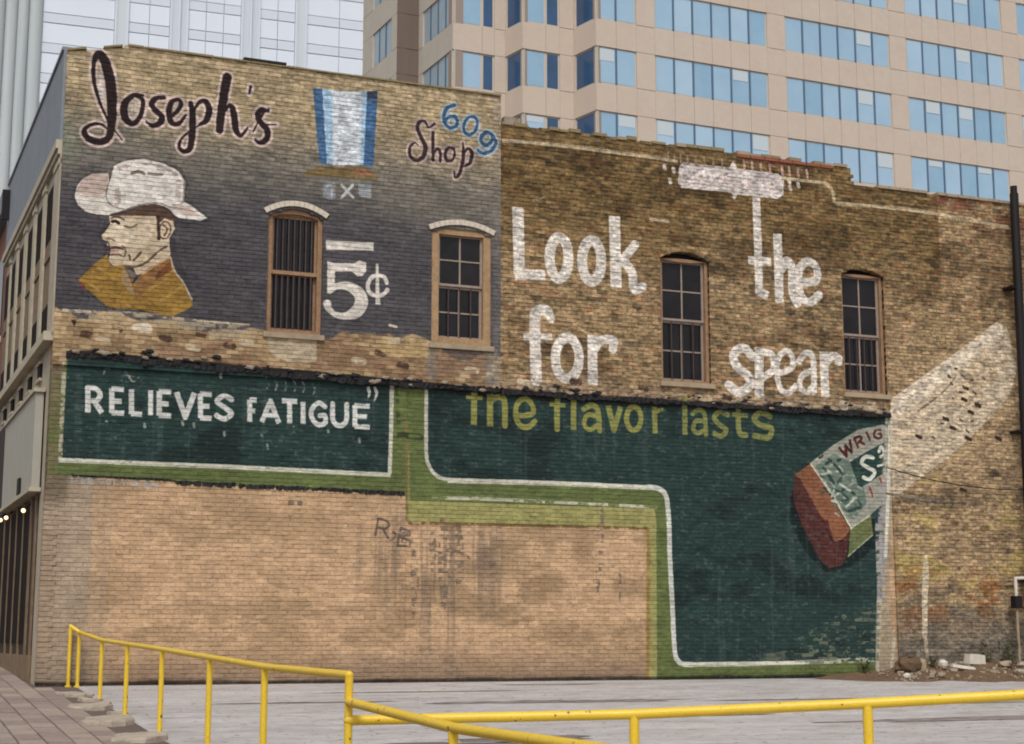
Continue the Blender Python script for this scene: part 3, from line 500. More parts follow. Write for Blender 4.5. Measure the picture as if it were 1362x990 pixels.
('s',(168,172,176),0.4,1,[(4.764,9.1,0.018),(4.873,9.112,0.018),(4.877,8.91,0.018)]),
('s',(180,182,180),0.25,0,[(5.067,9.162,0.028),(5.292,8.943,0.028)]),
('s',(180,182,180),0.25,0,[(5.28,9.185,0.028),(5.071,8.92,0.028)]),
('p',(138,142,146),0.4,1.0,[(5.387,9.223),(5.637,9.231),(5.648,8.991),(5.402,8.984)]),
('s',(185,185,180),0.3,1,[(5.447,8.989,0.016),(5.633,8.986,0.016)]),
('s',(165,168,168),0.3,1,[(5.445,9.099,0.017),(5.624,9.111,0.017)]),
('p',(54,50,52),0.5,0.5,[(0.196,8.42),(0.295,8.742),(0.5,8.921),(0.826,8.975),(0.855,9.083),(1.082,9.221),(1.43,9.297),(1.821,9.228),(2.097,9.135),(2.2,8.915),(2.185,8.559),(2.641,8.269),(2.472,8.164),(1.998,8.082),(2.049,7.596),(2.449,6.794),(2.058,6.366),(0.866,6.429),(0.326,6.945),(0.667,7.299),(0.821,7.518),(0.664,7.744),(0.797,8.102),(0.37,8.163)]),
('p',(206,196,184),0.08,1.0,[(0.244,8.443),(0.268,8.618),(0.359,8.766),(0.518,8.871),(0.796,8.919),(0.849,8.593),(1.087,8.27),(0.86,8.161),(0.631,8.141),(0.434,8.186),(0.292,8.293)]),
('p',(184,160,148),0.2,1.0,[(0.262,8.531),(0.359,8.766),(0.518,8.871),(0.796,8.919),(0.814,8.625),(0.65,8.468),(0.421,8.479)]),
('p',(212,204,194),0.06,1.0,[(0.84,8.802),(0.889,9.059),(1.051,9.168),(1.415,9.252),(1.754,9.21),(2.03,9.092),(2.145,8.927),(2.124,8.553),(2.326,8.45),(2.578,8.273),(2.453,8.211),(2.06,8.229),(1.853,8.348),(1.647,8.44),(1.381,8.398),(1.087,8.263),(0.886,8.319),(0.782,8.447),(0.798,8.693)]),
('s',(120,105,100),0.3,1,[(0.819,8.764,0.009),(0.778,8.551,0.009),(0.817,8.399,0.009),(0.953,8.309,0.009),(1.085,8.298,0.009)]),
('s',(140,122,116),0.3,1,[(1.225,8.967,0.028),(1.324,9.002,0.028),(1.425,8.985,0.028)]),
('s',(160,146,140),0.4,1,[(1.493,8.986,0.021),(1.728,8.998,0.021)]),
('s',(168,150,144),0.4,1,[(0.973,9.026,0.021),(1.153,9.099,0.021),(1.352,9.157,0.021)]),
('p',(188,166,154),0.3,1.0,[(1.95,8.481),(2.189,8.453),(2.467,8.305),(2.161,8.274)]),
('p',(88,64,52),0.1,1.0,[(1.022,8.222),(1.185,8.308),(1.414,8.402),(1.681,8.436),(1.87,8.343),(2.01,8.216),(1.997,8.099),(1.808,8.203),(1.727,8.09),(1.656,8.216),(1.091,8.166)]),
('p',(200,180,150),0.06,1.0,[(0.847,8.149),(0.872,8.023),(0.799,7.878),(0.718,7.784),(0.754,7.712),(0.833,7.692),(0.83,7.622),(0.878,7.558),(0.848,7.487),(0.902,7.45),(0.866,7.378),(0.89,7.284),(0.98,7.248),(1.126,7.271),(1.292,7.265),(1.456,7.307),(1.682,7.493),(1.93,7.62),(1.911,7.846),(2.0,8.012),(1.961,8.166),(1.808,8.196),(1.727,8.09),(1.655,8.223),(1.091,8.166)]),
('p',(190,168,138),0.1,1.0,[(1.456,7.307),(1.682,7.493),(1.877,7.685),(1.94,7.614),(1.935,7.464),(1.462,7.145),(1.357,7.112),(1.292,7.265)]),
('p',(214,198,170),0.3,0.5,[(0.87,8.075),(1.093,8.097),(1.332,7.947),(1.273,7.733),(1.013,7.639),(0.886,7.696)]),
('p',(180,154,122),0.4,0.55,[(1.345,7.601),(1.572,7.761),(1.662,8.049),(1.712,7.774),(1.681,7.528),(1.488,7.337),(1.291,7.285),(1.221,7.383)]),
('p',(176,150,120),0.2,0.7,[(1.091,8.166),(1.656,8.216),(1.698,8.157),(1.093,8.104)]),
('p',(170,142,114),0.1,0.7,[(0.763,7.737),(0.883,7.765),(0.886,7.696),(0.833,7.692)]),
('p',(186,162,132),0.2,0.6,[(0.886,7.37),(1.122,7.374),(1.126,7.271),(0.98,7.248)]),
('s',(104,74,56),0.3,1,[(1.926,7.973,0.014),(1.909,7.903,0.014),(1.876,7.849,0.014),(1.833,7.82,0.014),(1.788,7.822,0.014),(1.751,7.855,0.014),(1.729,7.912,0.014),(1.726,7.982,0.014),(1.742,8.052,0.014),(1.776,8.106,0.014),(1.819,8.135,0.014),(1.864,8.133,0.014),(1.901,8.1,0.014),(1.923,8.043,0.014),(1.926,7.973,0.014)]),
('s',(96,68,50),0.1,1,[(1.796,8.069,0.017),(1.866,7.999,0.017),(1.82,7.872,0.017)]),
('s',(64,44,36),0.15,1,[(1.696,8.206,0.028),(1.71,8.019,0.028),(1.728,7.804,0.028)]),
('s',(40,30,28),0.05,1,[(0.904,8.044,0.031),(0.963,8.056,0.031),(1.01,8.026,0.031)]),
('s',(96,74,58),0.15,1,[(0.882,8.104,0.019),(0.993,8.136,0.019),(1.1,8.098,0.019)]),
('s',(128,102,80),0.25,1,[(1.118,7.982,0.019),(1.225,7.964,0.019),(1.328,8.03,0.019)]),
('s',(96,58,48),0.05,1,[(0.86,7.536,0.021),(0.969,7.58,0.021),(1.102,7.565,0.021)]),
('s',(176,140,126),0.2,1,[(0.894,7.498,0.024),(1.018,7.516,0.024)]),
('s',(118,82,68),0.15,1,[(0.896,7.436,0.015),(1.02,7.461,0.015),(1.087,7.439,0.015)]),
('s',(124,96,76),0.2,1,[(1.092,7.626,0.016),(1.155,7.542,0.016),(1.133,7.437,0.016)]),
('s',(84,66,52),0.15,1,[(1.3,7.383,0.019),(1.367,7.458,0.019),(1.414,7.531,0.019)]),
('s',(92,72,56),0.15,1,[(1.224,7.466,0.016),(1.241,7.384,0.016)]),
('s',(84,66,52),0.15,1,[(1.546,7.377,0.017),(1.633,7.472,0.017),(1.687,7.536,0.017)]),
('s',(96,74,58),0.2,1,[(1.127,7.257,0.017),(1.292,7.258,0.017),(1.456,7.314,0.017),(1.601,7.444,0.017),(1.746,7.596,0.017),(1.877,7.685,0.017)]),
('s',(116,90,70),0.1,1,[(0.813,7.717,0.015),(0.871,7.736,0.015),(0.951,7.703,0.015)]),
('s',(60,50,46),0.3,1,[(0.718,7.784,0.012),(0.805,7.896,0.012),(0.859,8.022,0.012)]),
('s',(60,50,46),0.3,1,[(0.834,7.685,0.012),(0.878,7.558,0.012),(0.859,7.378,0.012),(0.904,7.258,0.012)]),
('s',(70,56,50),0.15,1,[(0.867,8.158,0.016),(1.088,8.229,0.016),(1.284,8.325,0.016),(1.481,8.394,0.016),(1.715,8.419,0.016),(1.887,8.345,0.016),(2.027,8.208,0.016)]),
('s',(128,112,104),0.3,1,[(1.087,8.263,0.014),(1.315,8.37,0.014),(1.513,8.433,0.014),(1.714,8.461,0.014),(1.918,8.411,0.014),(2.122,8.404,0.014)]),
('s',(150,132,124),0.4,1,[(1.951,8.457,0.014),(2.119,8.51,0.014),(2.138,8.731,0.014),(2.145,8.927,0.014)]),
('s',(120,104,98),0.2,1,[(1.209,8.961,0.025),(1.324,9.009,0.025),(1.425,8.985,0.025)]),
('s',(132,116,108),0.3,1,[(1.499,8.994,0.023),(1.627,8.98,0.023),(1.748,9.0,0.023)]),
('s',(170,154,144),0.6,1,[(0.974,8.607,0.053),(0.984,8.364,0.053)]),
('s',(178,162,152),0.6,1,[(2.037,8.897,0.046),(2.04,8.614,0.046)]),
('s',(172,156,146),0.5,1,[(0.958,8.99,0.028),(1.153,9.096,0.028),(1.419,9.161,0.028),(1.757,9.129,0.028),(1.999,9.021,0.028)]),
('s',(222,216,208),0.6,1,[(1.363,8.859,0.042),(1.409,8.548,0.042)]),
('p',(150,112,44),0.06,1.0,[(0.84,7.445),(0.636,7.262),(0.377,6.96),(0.51,6.801),(0.661,6.685),(0.912,6.494),(1.47,6.493),(1.989,6.413),(2.237,6.535),(2.369,6.649),(2.348,6.769),(2.168,7.067),(2.034,7.24),(1.944,7.489),(1.462,7.145),(1.304,6.942),(1.126,7.271),(0.904,7.244)]),
('p',(140,96,54),0.15,1.0,[(1.382,7.069),(1.59,7.277),(1.935,7.481),(1.957,7.309),(1.602,6.967),(1.445,6.714),(1.341,6.843)]),
('p',(112,66,38),0.2,1.0,[(1.694,7.165),(1.946,7.43),(1.976,7.259),(1.699,7.045)]),
('p',(150,132,112),0.4,0.6,[(1.127,7.254),(1.363,7.137),(1.271,6.94),(1.411,6.745),(1.278,6.769),(1.105,6.994)]),
('s',(120,78,44),0.4,1,[(1.126,7.271,0.01),(1.232,7.108,0.01),(1.38,6.708,0.01)]),
('s',(196,150,96),0.4,1,[(1.462,7.135,0.01),(1.689,7.32,0.01),(1.935,7.481,0.01)]),
('s',(176,134,66),0.6,1,[(0.488,6.942,0.024),(0.721,6.792,0.024)]),
('s',(176,134,66),0.6,1,[(0.704,7.199,0.024),(0.973,7.017,0.024)]),
('s',(176,134,66),0.6,1,[(0.548,7.049,0.024),(0.777,7.001,0.024)]),
('s',(176,134,66),0.6,1,[(1.572,6.862,0.024),(1.898,7.096,0.024)]),
('s',(176,134,66),0.6,1,[(1.779,6.672,0.024),(2.171,6.98,0.024)]),
('s',(176,134,66),0.6,1,[(1.053,6.648,0.024),(1.253,6.562,0.024)]),
('s',(180,165,150),0.3,1,[(1.951,7.483,0.014),(2.027,7.246,0.014),(2.186,7.051,0.014),(2.348,6.752,0.014)]),
('s',(140,60,40),0.3,1,[(0.365,6.949,0.017),(0.494,6.79,0.017)]),
('s',(206,196,184),0.12,0,[(4.804,7.984,0.091),(5.279,8.01,0.08),(5.692,8.034,0.077)]),
('p',(206,196,184),0.12,1.0,[(4.817,7.685),(4.963,7.655),(5.358,7.69),(5.43,7.751),(5.56,7.708),(5.574,7.563),(5.509,7.466),(5.399,7.439),(5.306,7.521),(4.966,7.492),(4.972,7.222),(4.83,7.066)]),
('s',(206,196,184),0.12,1,[(4.876,7.106,0.047),(5.001,7.217,0.061),(5.219,7.235,0.086),(5.422,7.132,0.115),(5.488,6.957,0.126),(5.392,6.769,0.115),(5.193,6.671,0.072),(4.993,6.684,0.054),(4.864,6.782,0.061),(4.834,6.869,0.079)]),
('s',(206,196,184),0.12,1,[(5.974,7.36,0.04),(5.924,7.465,0.04),(5.786,7.49,0.04),(5.657,7.417,0.04),(5.604,7.267,0.04),(5.662,7.134,0.04),(5.81,7.102,0.04),(5.928,7.156,0.04),(5.987,7.233,0.04)]),
('s',(206,196,184),0.12,0,[(5.779,7.69,0.026),(5.793,7.29,0.037),(5.805,6.946,0.047)]),
('p',(120,112,104),0.4,0.7,[(6.774,6.203),(6.953,6.216),(6.989,5.584),(6.78,5.572)]),
('p',(120,114,108),0.4,0.7,[(7.941,6.283),(8.203,6.272),(8.204,5.541),(7.943,5.555)]),
('p',(132,104,82),0.5,0.6,[(6.954,6.158),(7.941,6.196),(7.943,5.657),(6.958,5.669)]),
('s',(196,178,150),0.55,1,[(0.146,6.386,0.027),(0.731,6.404,0.027),(1.639,6.42,0.027),(2.438,6.371,0.027),(3.388,6.359,0.027)]),
('s',(86,62,46),0.5,1,[(0.493,5.999,0.06),(0.608,5.981,0.06)]),
('s',(86,62,46),0.5,1,[(0.999,6.129,0.047),(1.116,6.111,0.047)]),
('s',(86,62,46),0.5,1,[(1.851,6.029,0.061),(1.97,6.01,0.061)]),
('s',(86,62,46),0.5,1,[(2.472,6.127,0.041),(2.594,6.108,0.041)]),
('s',(86,62,46),0.5,1,[(2.99,5.972,0.055),(3.113,5.953,0.055)]),
('s',(86,62,46),0.5,1,[(5.802,6.023,0.057),(5.934,6.003,0.057)]),
('s',(86,62,46),0.5,1,[(6.244,5.824,0.057),(6.377,5.804,0.057)]),
('s',(86,62,46),0.5,1,[(8.826,5.784,0.051),(8.967,5.763,0.051)]),
('s',(86,62,46),0.5,1,[(9.777,5.723,0.067),(9.921,5.702,0.067)]),
('s',(86,62,46),0.5,1,[(11.243,5.691,0.053),(11.392,5.669,0.053)]),
('s',(86,62,46),0.5,1,[(13.105,5.615,0.062),(13.26,5.593,0.062)]),
('s',(192,172,142),0.55,1,[(0.751,5.924,0.053),(0.906,5.908,0.053)]),
('s',(192,172,142),0.55,1,[(1.452,6.162,0.067),(1.61,6.147,0.067)]),
('s',(192,172,142),0.55,1,[(2.32,5.898,0.061),(2.48,5.882,0.061)]),
('s',(192,172,142),0.55,1,[(3.26,6.059,0.062),(3.425,6.043,0.062)]),
('s',(192,172,142),0.55,1,[(5.37,5.853,0.063),(5.543,5.836,0.063)]),
('s',(192,172,142),0.55,1,[(7.591,5.824,0.058),(7.774,5.806,0.058)]),
('s',(192,172,142),0.55,1,[(8.67,5.657,0.059),(8.857,5.639,0.059)]),
('s',(192,172,142),0.55,1,[(12.588,5.555,0.069),(12.793,5.536,0.069)]),
('s',(192,172,142),0.55,1,[(14.509,5.538,0.07),(14.723,5.518,0.07)]),
('s',(192,172,142),0.55,1,[(15.962,5.586,0.111),(16.183,5.566,0.111)]),
('s',(192,172,142),0.55,1,[(16.522,5.648,0.096),(16.746,5.628,0.096)]),
('p',(178,162,134),0.3,0.8,[(3.739,6.237),(4.642,6.224),(4.662,5.772),(4.173,5.733),(3.855,5.824),(3.745,5.992)]),
('p',(184,162,128),0.5,1.0,[(5.969,6.325),(6.229,6.343),(6.269,6.165),(6.009,6.111)]),
('p',(176,146,96),0.5,1.0,[(5.677,6.16),(6.793,6.273),(6.796,5.983),(6.048,5.97)]),
('s',(196,176,146),0.3,1,[(6.04,6.565,0.025),(6.171,6.538,0.025)]),
('s',(205,190,165),0.25,1,[(1.362,6.176,0.051),(1.541,6.223,0.051),(1.626,6.168,0.051),(1.478,6.15,0.051)]),
('p',(180,160,128),0.65,0.8,[(0.265,6.398),(1.006,6.455),(1.766,6.411),(3.505,6.35),(3.511,6.123),(2.687,6.065),(2.649,6.201),(1.343,6.243),(0.433,6.226)]),
('p',(60,44,40),0.3,1.0,[(0.272,6.231),(0.369,6.221),(0.342,6.101)]),
('s',(104,84,72),0.35,0,[(5.89,2.952,0.022),(5.838,2.649,0.022)]),
('s',(104,84,72),0.35,1,[(5.89,2.952,0.022),(6.036,2.917,0.022),(6.098,2.832,0.022),(6.011,2.771,0.022),(5.863,2.794,0.022)]),
('s',(104,84,72),0.35,0,[(5.973,2.772,0.022),(6.082,2.6,0.022)]),
('s',(104,84,72),0.35,0,[(6.325,2.798,0.022),(6.257,2.466,0.022)]),
('s',(104,84,72),0.35,0,[(6.325,2.798,0.022),(6.494,2.737,0.022),(6.507,2.666,0.022),(6.292,2.639,0.022)]),
('s',(104,84,72),0.35,0,[(6.292,2.639,0.022),(6.514,2.554,0.022),(6.499,2.461,0.022),(6.257,2.466,0.022)]),
('s',(104,84,72),0.2,1,[(6.182,2.712,0.021),(6.225,2.672,0.021)]),
('s',(122,100,86),0.55,1,[(5.949,2.574,0.017),(6.095,2.543,0.017),(6.257,2.651,0.017)]),
('s',(122,100,86),0.55,1,[(6.35,2.548,0.017),(6.366,2.705,0.017),(6.495,2.691,0.017),(6.422,2.62,0.017),(6.552,2.518,0.017)]),
('s',(128,104,88),0.55,1,[(7.311,2.433,0.028),(7.684,2.273,0.028)]),
('s',(128,104,88),0.55,1,[(7.908,2.375,0.028),(8.135,2.142,0.028)]),
('s',(128,104,88),0.55,1,[(7.488,2.646,0.028),(7.312,2.294,0.028)]),
('s',(128,108,88),0.72,1,[(4.236,3.378,0.03),(4.256,3.129,0.061),(4.248,2.879,0.018)]),
('s',(128,108,88),0.72,1,[(4.402,3.384,0.024),(4.421,3.147,0.047),(4.413,2.911,0.014)]),
('s',(128,108,88),0.72,1,[(6.575,2.556,0.028),(6.598,1.8,0.055),(6.591,1.051,0.017)]),
('s',(128,108,88),0.72,1,[(6.592,2.281,0.041),(6.611,1.869,0.083),(6.601,1.459,0.025)]),
('s',(128,108,88),0.72,1,[(7.158,2.987,0.063),(7.179,2.153,0.126),(7.171,1.327,0.038)]),
('s',(128,108,88),0.72,1,[(7.457,2.855,0.049),(7.475,2.228,0.098),(7.464,1.604,0.029)]),
('s',(128,108,88),0.72,1,[(10.314,2.929,0.029),(10.323,2.243,0.058),(10.3,1.562,0.017)]),
('s',(128,108,88),0.72,1,[(10.4,3.514,0.018),(10.408,2.787,0.037),(10.385,2.065,0.011)]),
('s',(128,108,88),0.72,1,[(10.77,2.143,0.014),(10.782,1.818,0.029),(10.762,1.495,0.009)]),
('s',(128,108,88),0.72,1,[(6.938,2.842,0.035),(6.956,2.426,0.07),(6.945,2.011,0.021)]),
('s',(150,120,60),0.4,0,[(11.398,2.899,0.037),(11.352,-0.006,0.037)]),
('s',(120,92,52),0.5,0,[(6.498,2.886,0.028),(8.821,2.905,0.028),(11.366,2.913,0.028)]),
('s',(128,110,60),0.4,0,[(6.418,4.784,0.028),(6.439,2.967,0.028)]),
('s',(66,80,40),0.6,1,[(6.221,5.339,0.035),(6.26,4.565,0.035)]),
('s',(60,72,40),0.6,1,[(6.187,4.519,0.056),(6.701,4.487,0.056)])
]
# ------------------------------------------------------------------ the painted brick: one colour field over the wall, in metres
XBARE = 17.1
RES = 100; WX, WZ0, WZ1 = 24.0, -.2, 11.8
NX, NZ = int(WX * RES), int((WZ1 - WZ0) * RES)
CH, BL, MORT = .078, .222, .009
rng = np.random.RandomState(7)
NC = int((WZ1 - WZ0) / CH) + 3; NI = int(WX / BL) + 6
jit = rng.uniform(-.02, .02, NC) + (np.arange(NC) % 2) * BL / 2 - BL
brick_rnd = rng.rand(NC, NI); brick_rnd2 = rng.rand(NC, NI)
X = (np.arange(NX) + .5) / RES; Z = WZ0 + (np.arange(NZ) + .5) / RES
ZZ = Z[:, None] + 0 * X[None, :]; XX = X[None, :] + 0 * Z[:, None]
def noise2(scx, scz, seed, octaves=4, gain=.5):
    r = np.random.RandomState(seed); out = np.zeros((NZ, NX), np.float32); amp = 1.; tot = 0.
    for o in range(octaves):
        gx = int(WX / scx) + 3; gz = int((WZ1 - WZ0) / scz) + 3
        g = r.rand(gz, gx).astype(np.float32)
        fx = X / scx; fz = (Z - WZ0) / scz
        ix = fx.astype(int); iz = fz.astype(int); tx = (fx - ix).astype(np.float32); tz = (fz - iz).astype(np.float32)
        tx = tx * tx * (3 - 2 * tx); tz = (tz * tz * (3 - 2 * tz))[:, None]
        rows0 = g[iz]; rows1 = g[iz + 1]
        rr = rows0 * (1 - tz) + rows1 * tz
        out += amp * (rr[:, ix] * (1 - tx) + rr[:, ix + 1] * tx)
        tot += amp; amp *= gain; scx = max(scx / 2, .012); scz = max(scz / 2, .012)
    return out / tot
def sm(a, b, x):
    t = np.clip((x - a) / (b - a), 0, 1); return t * t * (3 - 2 * t)
kc = np.clip(((ZZ - WZ0) / CH).astype(int), 0, NC - 1)
fi = (XX - jit[kc]) / BL; ki = np.clip(fi.astype(int), 0, NI - 1)
bz = ((ZZ - WZ0) / CH - kc); bx = fi - ki
mort = np.maximum(sm(1 - MORT / CH, 1, bz + .04), sm(1 - MORT / BL, 1, bx + .02)).astype(np.float32)
br = brick_rnd[kc, ki].astype(np.float32); br2 = brick_rnd2[kc, ki].astype(np.float32)
nA = noise2(2.2, 1.6, 1, 5); nB = noise2(.5, .3, 2, 5); nC = noise2(.09, .05, 3, 3, .7); nD = noise2(1.0, .5, 4, 6, .6)
nS = noise2(.12, 2.5, 5, 4, .6)      # vertical streaks
nW = np.clip(.45 * nC + .3 * nB + .25 * br, 0, 1); nW = np.clip((nW - .2) / .6, 0, 1)
C3 = lambda c: np.array(c, np.float32)[None, None, :] / 255
def lerp(a, b, t): return a + (b - a) * t[..., None]
def ramp(t, cols):
    t = np.clip(t, 0, .9999) * (len(cols) - 1); i = t.astype(int); f = (t - i)[..., None]
    c = np.array(cols, np.float32) / 255
    return c[i] * (1 - f) + c[i + 1] * f
# bare old brick, right building
tt = np.clip(.34 * br + .4 * nB + .35 * nA + .55 * nC - .36, 0, 1)
img = ramp(tt, [(90, 73, 52), (120, 98, 67), (141, 115, 79), (155, 126, 87), (167, 137, 98), (174, 134, 94), (190, 163, 124)])
img = lerp(img, C3((148, 98, 62)), ((br2 > .88) * .45).astype(np.float32))
img = lerp(img, C3((66, 56, 44)), ((br2 < .07) * .4).astype(np.float32))
img = lerp(img, img * C3((190, 182, 150)), sm(7.6, 9.6, ZZ + .9 * (nA - .5) * 2) * .9 * (XX < 18.6))
img = lerp(img, img * C3((160, 150, 140)), (sm(.52, .7, nD) * .6 * (XX > 8.2)).astype(np.float32))
# bare right end: patchier, ochre, stained towards the bottom
m = sm(17.0, 17.2, XX)
cR = ramp(np.clip(.3 * br + .55 * nB + .6 * nD + .25 * nC - .38, 0, 1), [(84, 68, 52), (128, 104, 76), (158, 130, 94), (176, 146, 106), (190, 160, 120), (196, 168, 130)])
img = lerp(img, cR, m * .85 * sm(8.6, 6.0, ZZ + 1.2 * (nB - .5)))
img = lerp(img, C3((172, 148, 80)), m * sm(.42, .56, nD) * sm(4.6, 3.6, ZZ) * sm(1.2, 2.0, ZZ) * .7)
img = lerp(img, C3((140, 86, 46)), m * sm(.46, .56, nB) * sm(2.5, 1.7, ZZ) * sm(.8, 1.2, ZZ) * .8)
img = lerp(img, C3((100, 94, 86)), m * sm(1.9, .6, ZZ + 1.2 * (nD - .5)) * .75)
img = lerp(img, C3((120, 62, 48)), m * sm(.56, .66, nD) * sm(9.4, 10.2, ZZ) * .6)
# left building, upper wall: faded tan above, painted charcoal below
uA = ((XX < 8.27) & (ZZ > 5.4)).astype(np.float32)
tan = ramp(np.clip(.35 * br + .5 * nB + .4 * nD + .35 * nC - .3, 0, 1), [(122, 104, 76), (150, 130, 96), (168, 146, 110), (180, 156, 120), (186, 156, 124)])
char = ramp(np.clip(.25 * br + .5 * nB + .35 * nC - .1, 0, 1), [(62, 58, 63), (76, 72, 76), (87, 83, 84)])
wz = ZZ + .5 * (nD - .5) + .15 * (XX - 4) * .12 + .25 * (br - .5) * .6
gray = ramp(np.clip(.3 * br + .6 * nB - .0, 0, 1), [(96, 92, 84), (118, 110, 98), (128, 122, 110)])
A = lerp(tan, gray, sm(10.5, 9.2, wz)); A = lerp(A, char, sm(9.5, 8.1, wz + .4 * sm(5.5, 8.3, XX)))
A = lerp(A, C3((94, 94, 96)), sm(3.0, 4.5, XX) * sm(8.9, 8.2, ZZ) * .12)
edge = 6.32 + .0 * XX - .28 * sm(2, 6, XX) + .5 * (nB - .5) + .35 * sm(4.6, 5.2, XX) * sm(7.2, 6.6, XX)
low = ramp(np.clip(.4 * br + .5 * nB + .4 * nD + .3 * nC - .35, 0, 1), [(104, 80, 58), (142, 114, 80), (168, 138, 98), (184, 156, 116), (196, 172, 136)])
low = lerp(low, C3((110, 76, 56)), sm(.55, .66, nD) * .5)
A = lerp(A, low, sm(.03, -.03, ZZ - edge))
A = lerp(A, C3((132, 122, 112)), sm(8.0, 8.2, XX) * .4)
A = lerp(A, C3((128, 132, 108)), sm(.35, .12, XX + .3 * (nB - .5)) * sm(10.2, 9.5, ZZ) * sm(8.8, 9.3, ZZ) * .6)
img = lerp(img, A, uA)
bndB = ((XX > 8.27) & (XX < 17.1) & (ZZ > 5.4) & (ZZ < 5.95)).astype(np.float32)
img = lerp(img, C3((158, 132, 104)), bndB * sm(5.95, 5.5, ZZ + .4 * (nB - .5)) * .6)
# lower tan coat
lw = ((XX < 17.1) & (ZZ < 5.4)).astype(np.float32)
tn = ramp(np.clip(.22 * br + .5 * nB + .2 * nD + .4 * nC - .16, 0, 1), [(166, 132, 96), (186, 149, 111), (200, 161, 121), (208, 169, 129)])
tn = lerp(tn, C3((150, 120, 84)), sm(.5, .62, nD) * .45)
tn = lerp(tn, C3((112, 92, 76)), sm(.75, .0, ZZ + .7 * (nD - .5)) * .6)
tn = lerp(tn, C3((150, 138, 124)), sm(1.3, .5, XX + .6 * (nS - .5)) * .6)
tn = lerp(tn, C3((116, 98, 82)), sm(.5, .7, nS) * sm(2.6, .6, np.abs(ZZ - 2.2) * .9 + np.abs(XX - 7.2) * .9) * .6)
tn = lerp(tn, C3((100, 84, 70)), (sm(.66, .74, nC) * .35))
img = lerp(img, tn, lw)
img = lerp(img, C3((112, 96, 74)), lw * sm(.42, .28, XX + .1 * (nB - .5)) * sm(2.9, 3.3, ZZ) * .9)
img = lerp(img, C3((150, 122, 92)), lw * sm(.45, .05, XX) * sm(3.0, 2.4, ZZ) * .35)
# mortar joints: bare brick shows them most
bare = 1 - .78 * lw * (XX < 17.1) - .62 * uA * sm(9.6, 9.0, ZZ)
img = lerp(img, img * .66, mort * bare * .4 * (.4 + 1.2 * nB))
img = lerp(img, img * .85, mort * .15)

def blend(x0, x1, z0, z1, mask, col, wear, a=1.):
    sl = (slice(z0, z1), slice(x0, x1))
    wn = nW[sl]
    al = mask * a
    if wear > 0: al = al * (1 - sm(1 - wear * .9, 1 - wear * .9 + .22, wn) * min(1, .35 + wear))
    al = al * (1 - .12 * mort[sl])
    c = C3(col) * (1 + (.05 * (br[sl] - .5) + .14 * (nC[sl] - .5) + .12 * (nB[sl] - .5)))[..., None]
    img[sl] = img[sl] + (c - img[sl]) * al[..., None]
def clipbox(pts, pad):
    xs = [p[0] for p in pts]; zs = [p[1] for p in pts]
    return (max(0, int((min(xs) - pad) * RES)), min(NX, int((max(xs) + pad) * RES) + 2),
            max(0, int((min(zs) - pad - WZ0) * RES)), min(NZ, int((max(zs) + pad - WZ0) * RES) + 2))
def paint_poly(col, wear, a, pts):
    x0, x1, z0, z1 = clipbox(pts, .03)
    if x1 <= x0 or z1 <= z0: return
    mask = np.zeros((z1 - z0, x1 - x0), np.float32)
    wob = .012 * (nC[z0:z1, x0:x1] - .5) * 2
    for ox, oz in ((.25, .25), (.75, .25), (.25, .75), (.75, .75)):
        gx = ((np.arange(x0, x1) + ox) / RES)[None, :] + wob; gz = (WZ0 + (np.arange(z0, z1) + oz) / RES)[:, None] + wob
        ins = np.zeros(mask.shape, bool)
        for i in range(len(pts)):
            ax, az_ = pts[i]; bx_, bz_ = pts[(i + 1) % len(pts)]
            if az_ == bz_: continue
            c = ((az_ > gz) != (bz_ > gz)) & (gx < (bx_ - ax) * (gz - az_) / (bz_ - az_) + ax)
            ins ^= c
        mask += ins * .25
    blend(x0, x1, z0, z1, mask, col, wear, a)
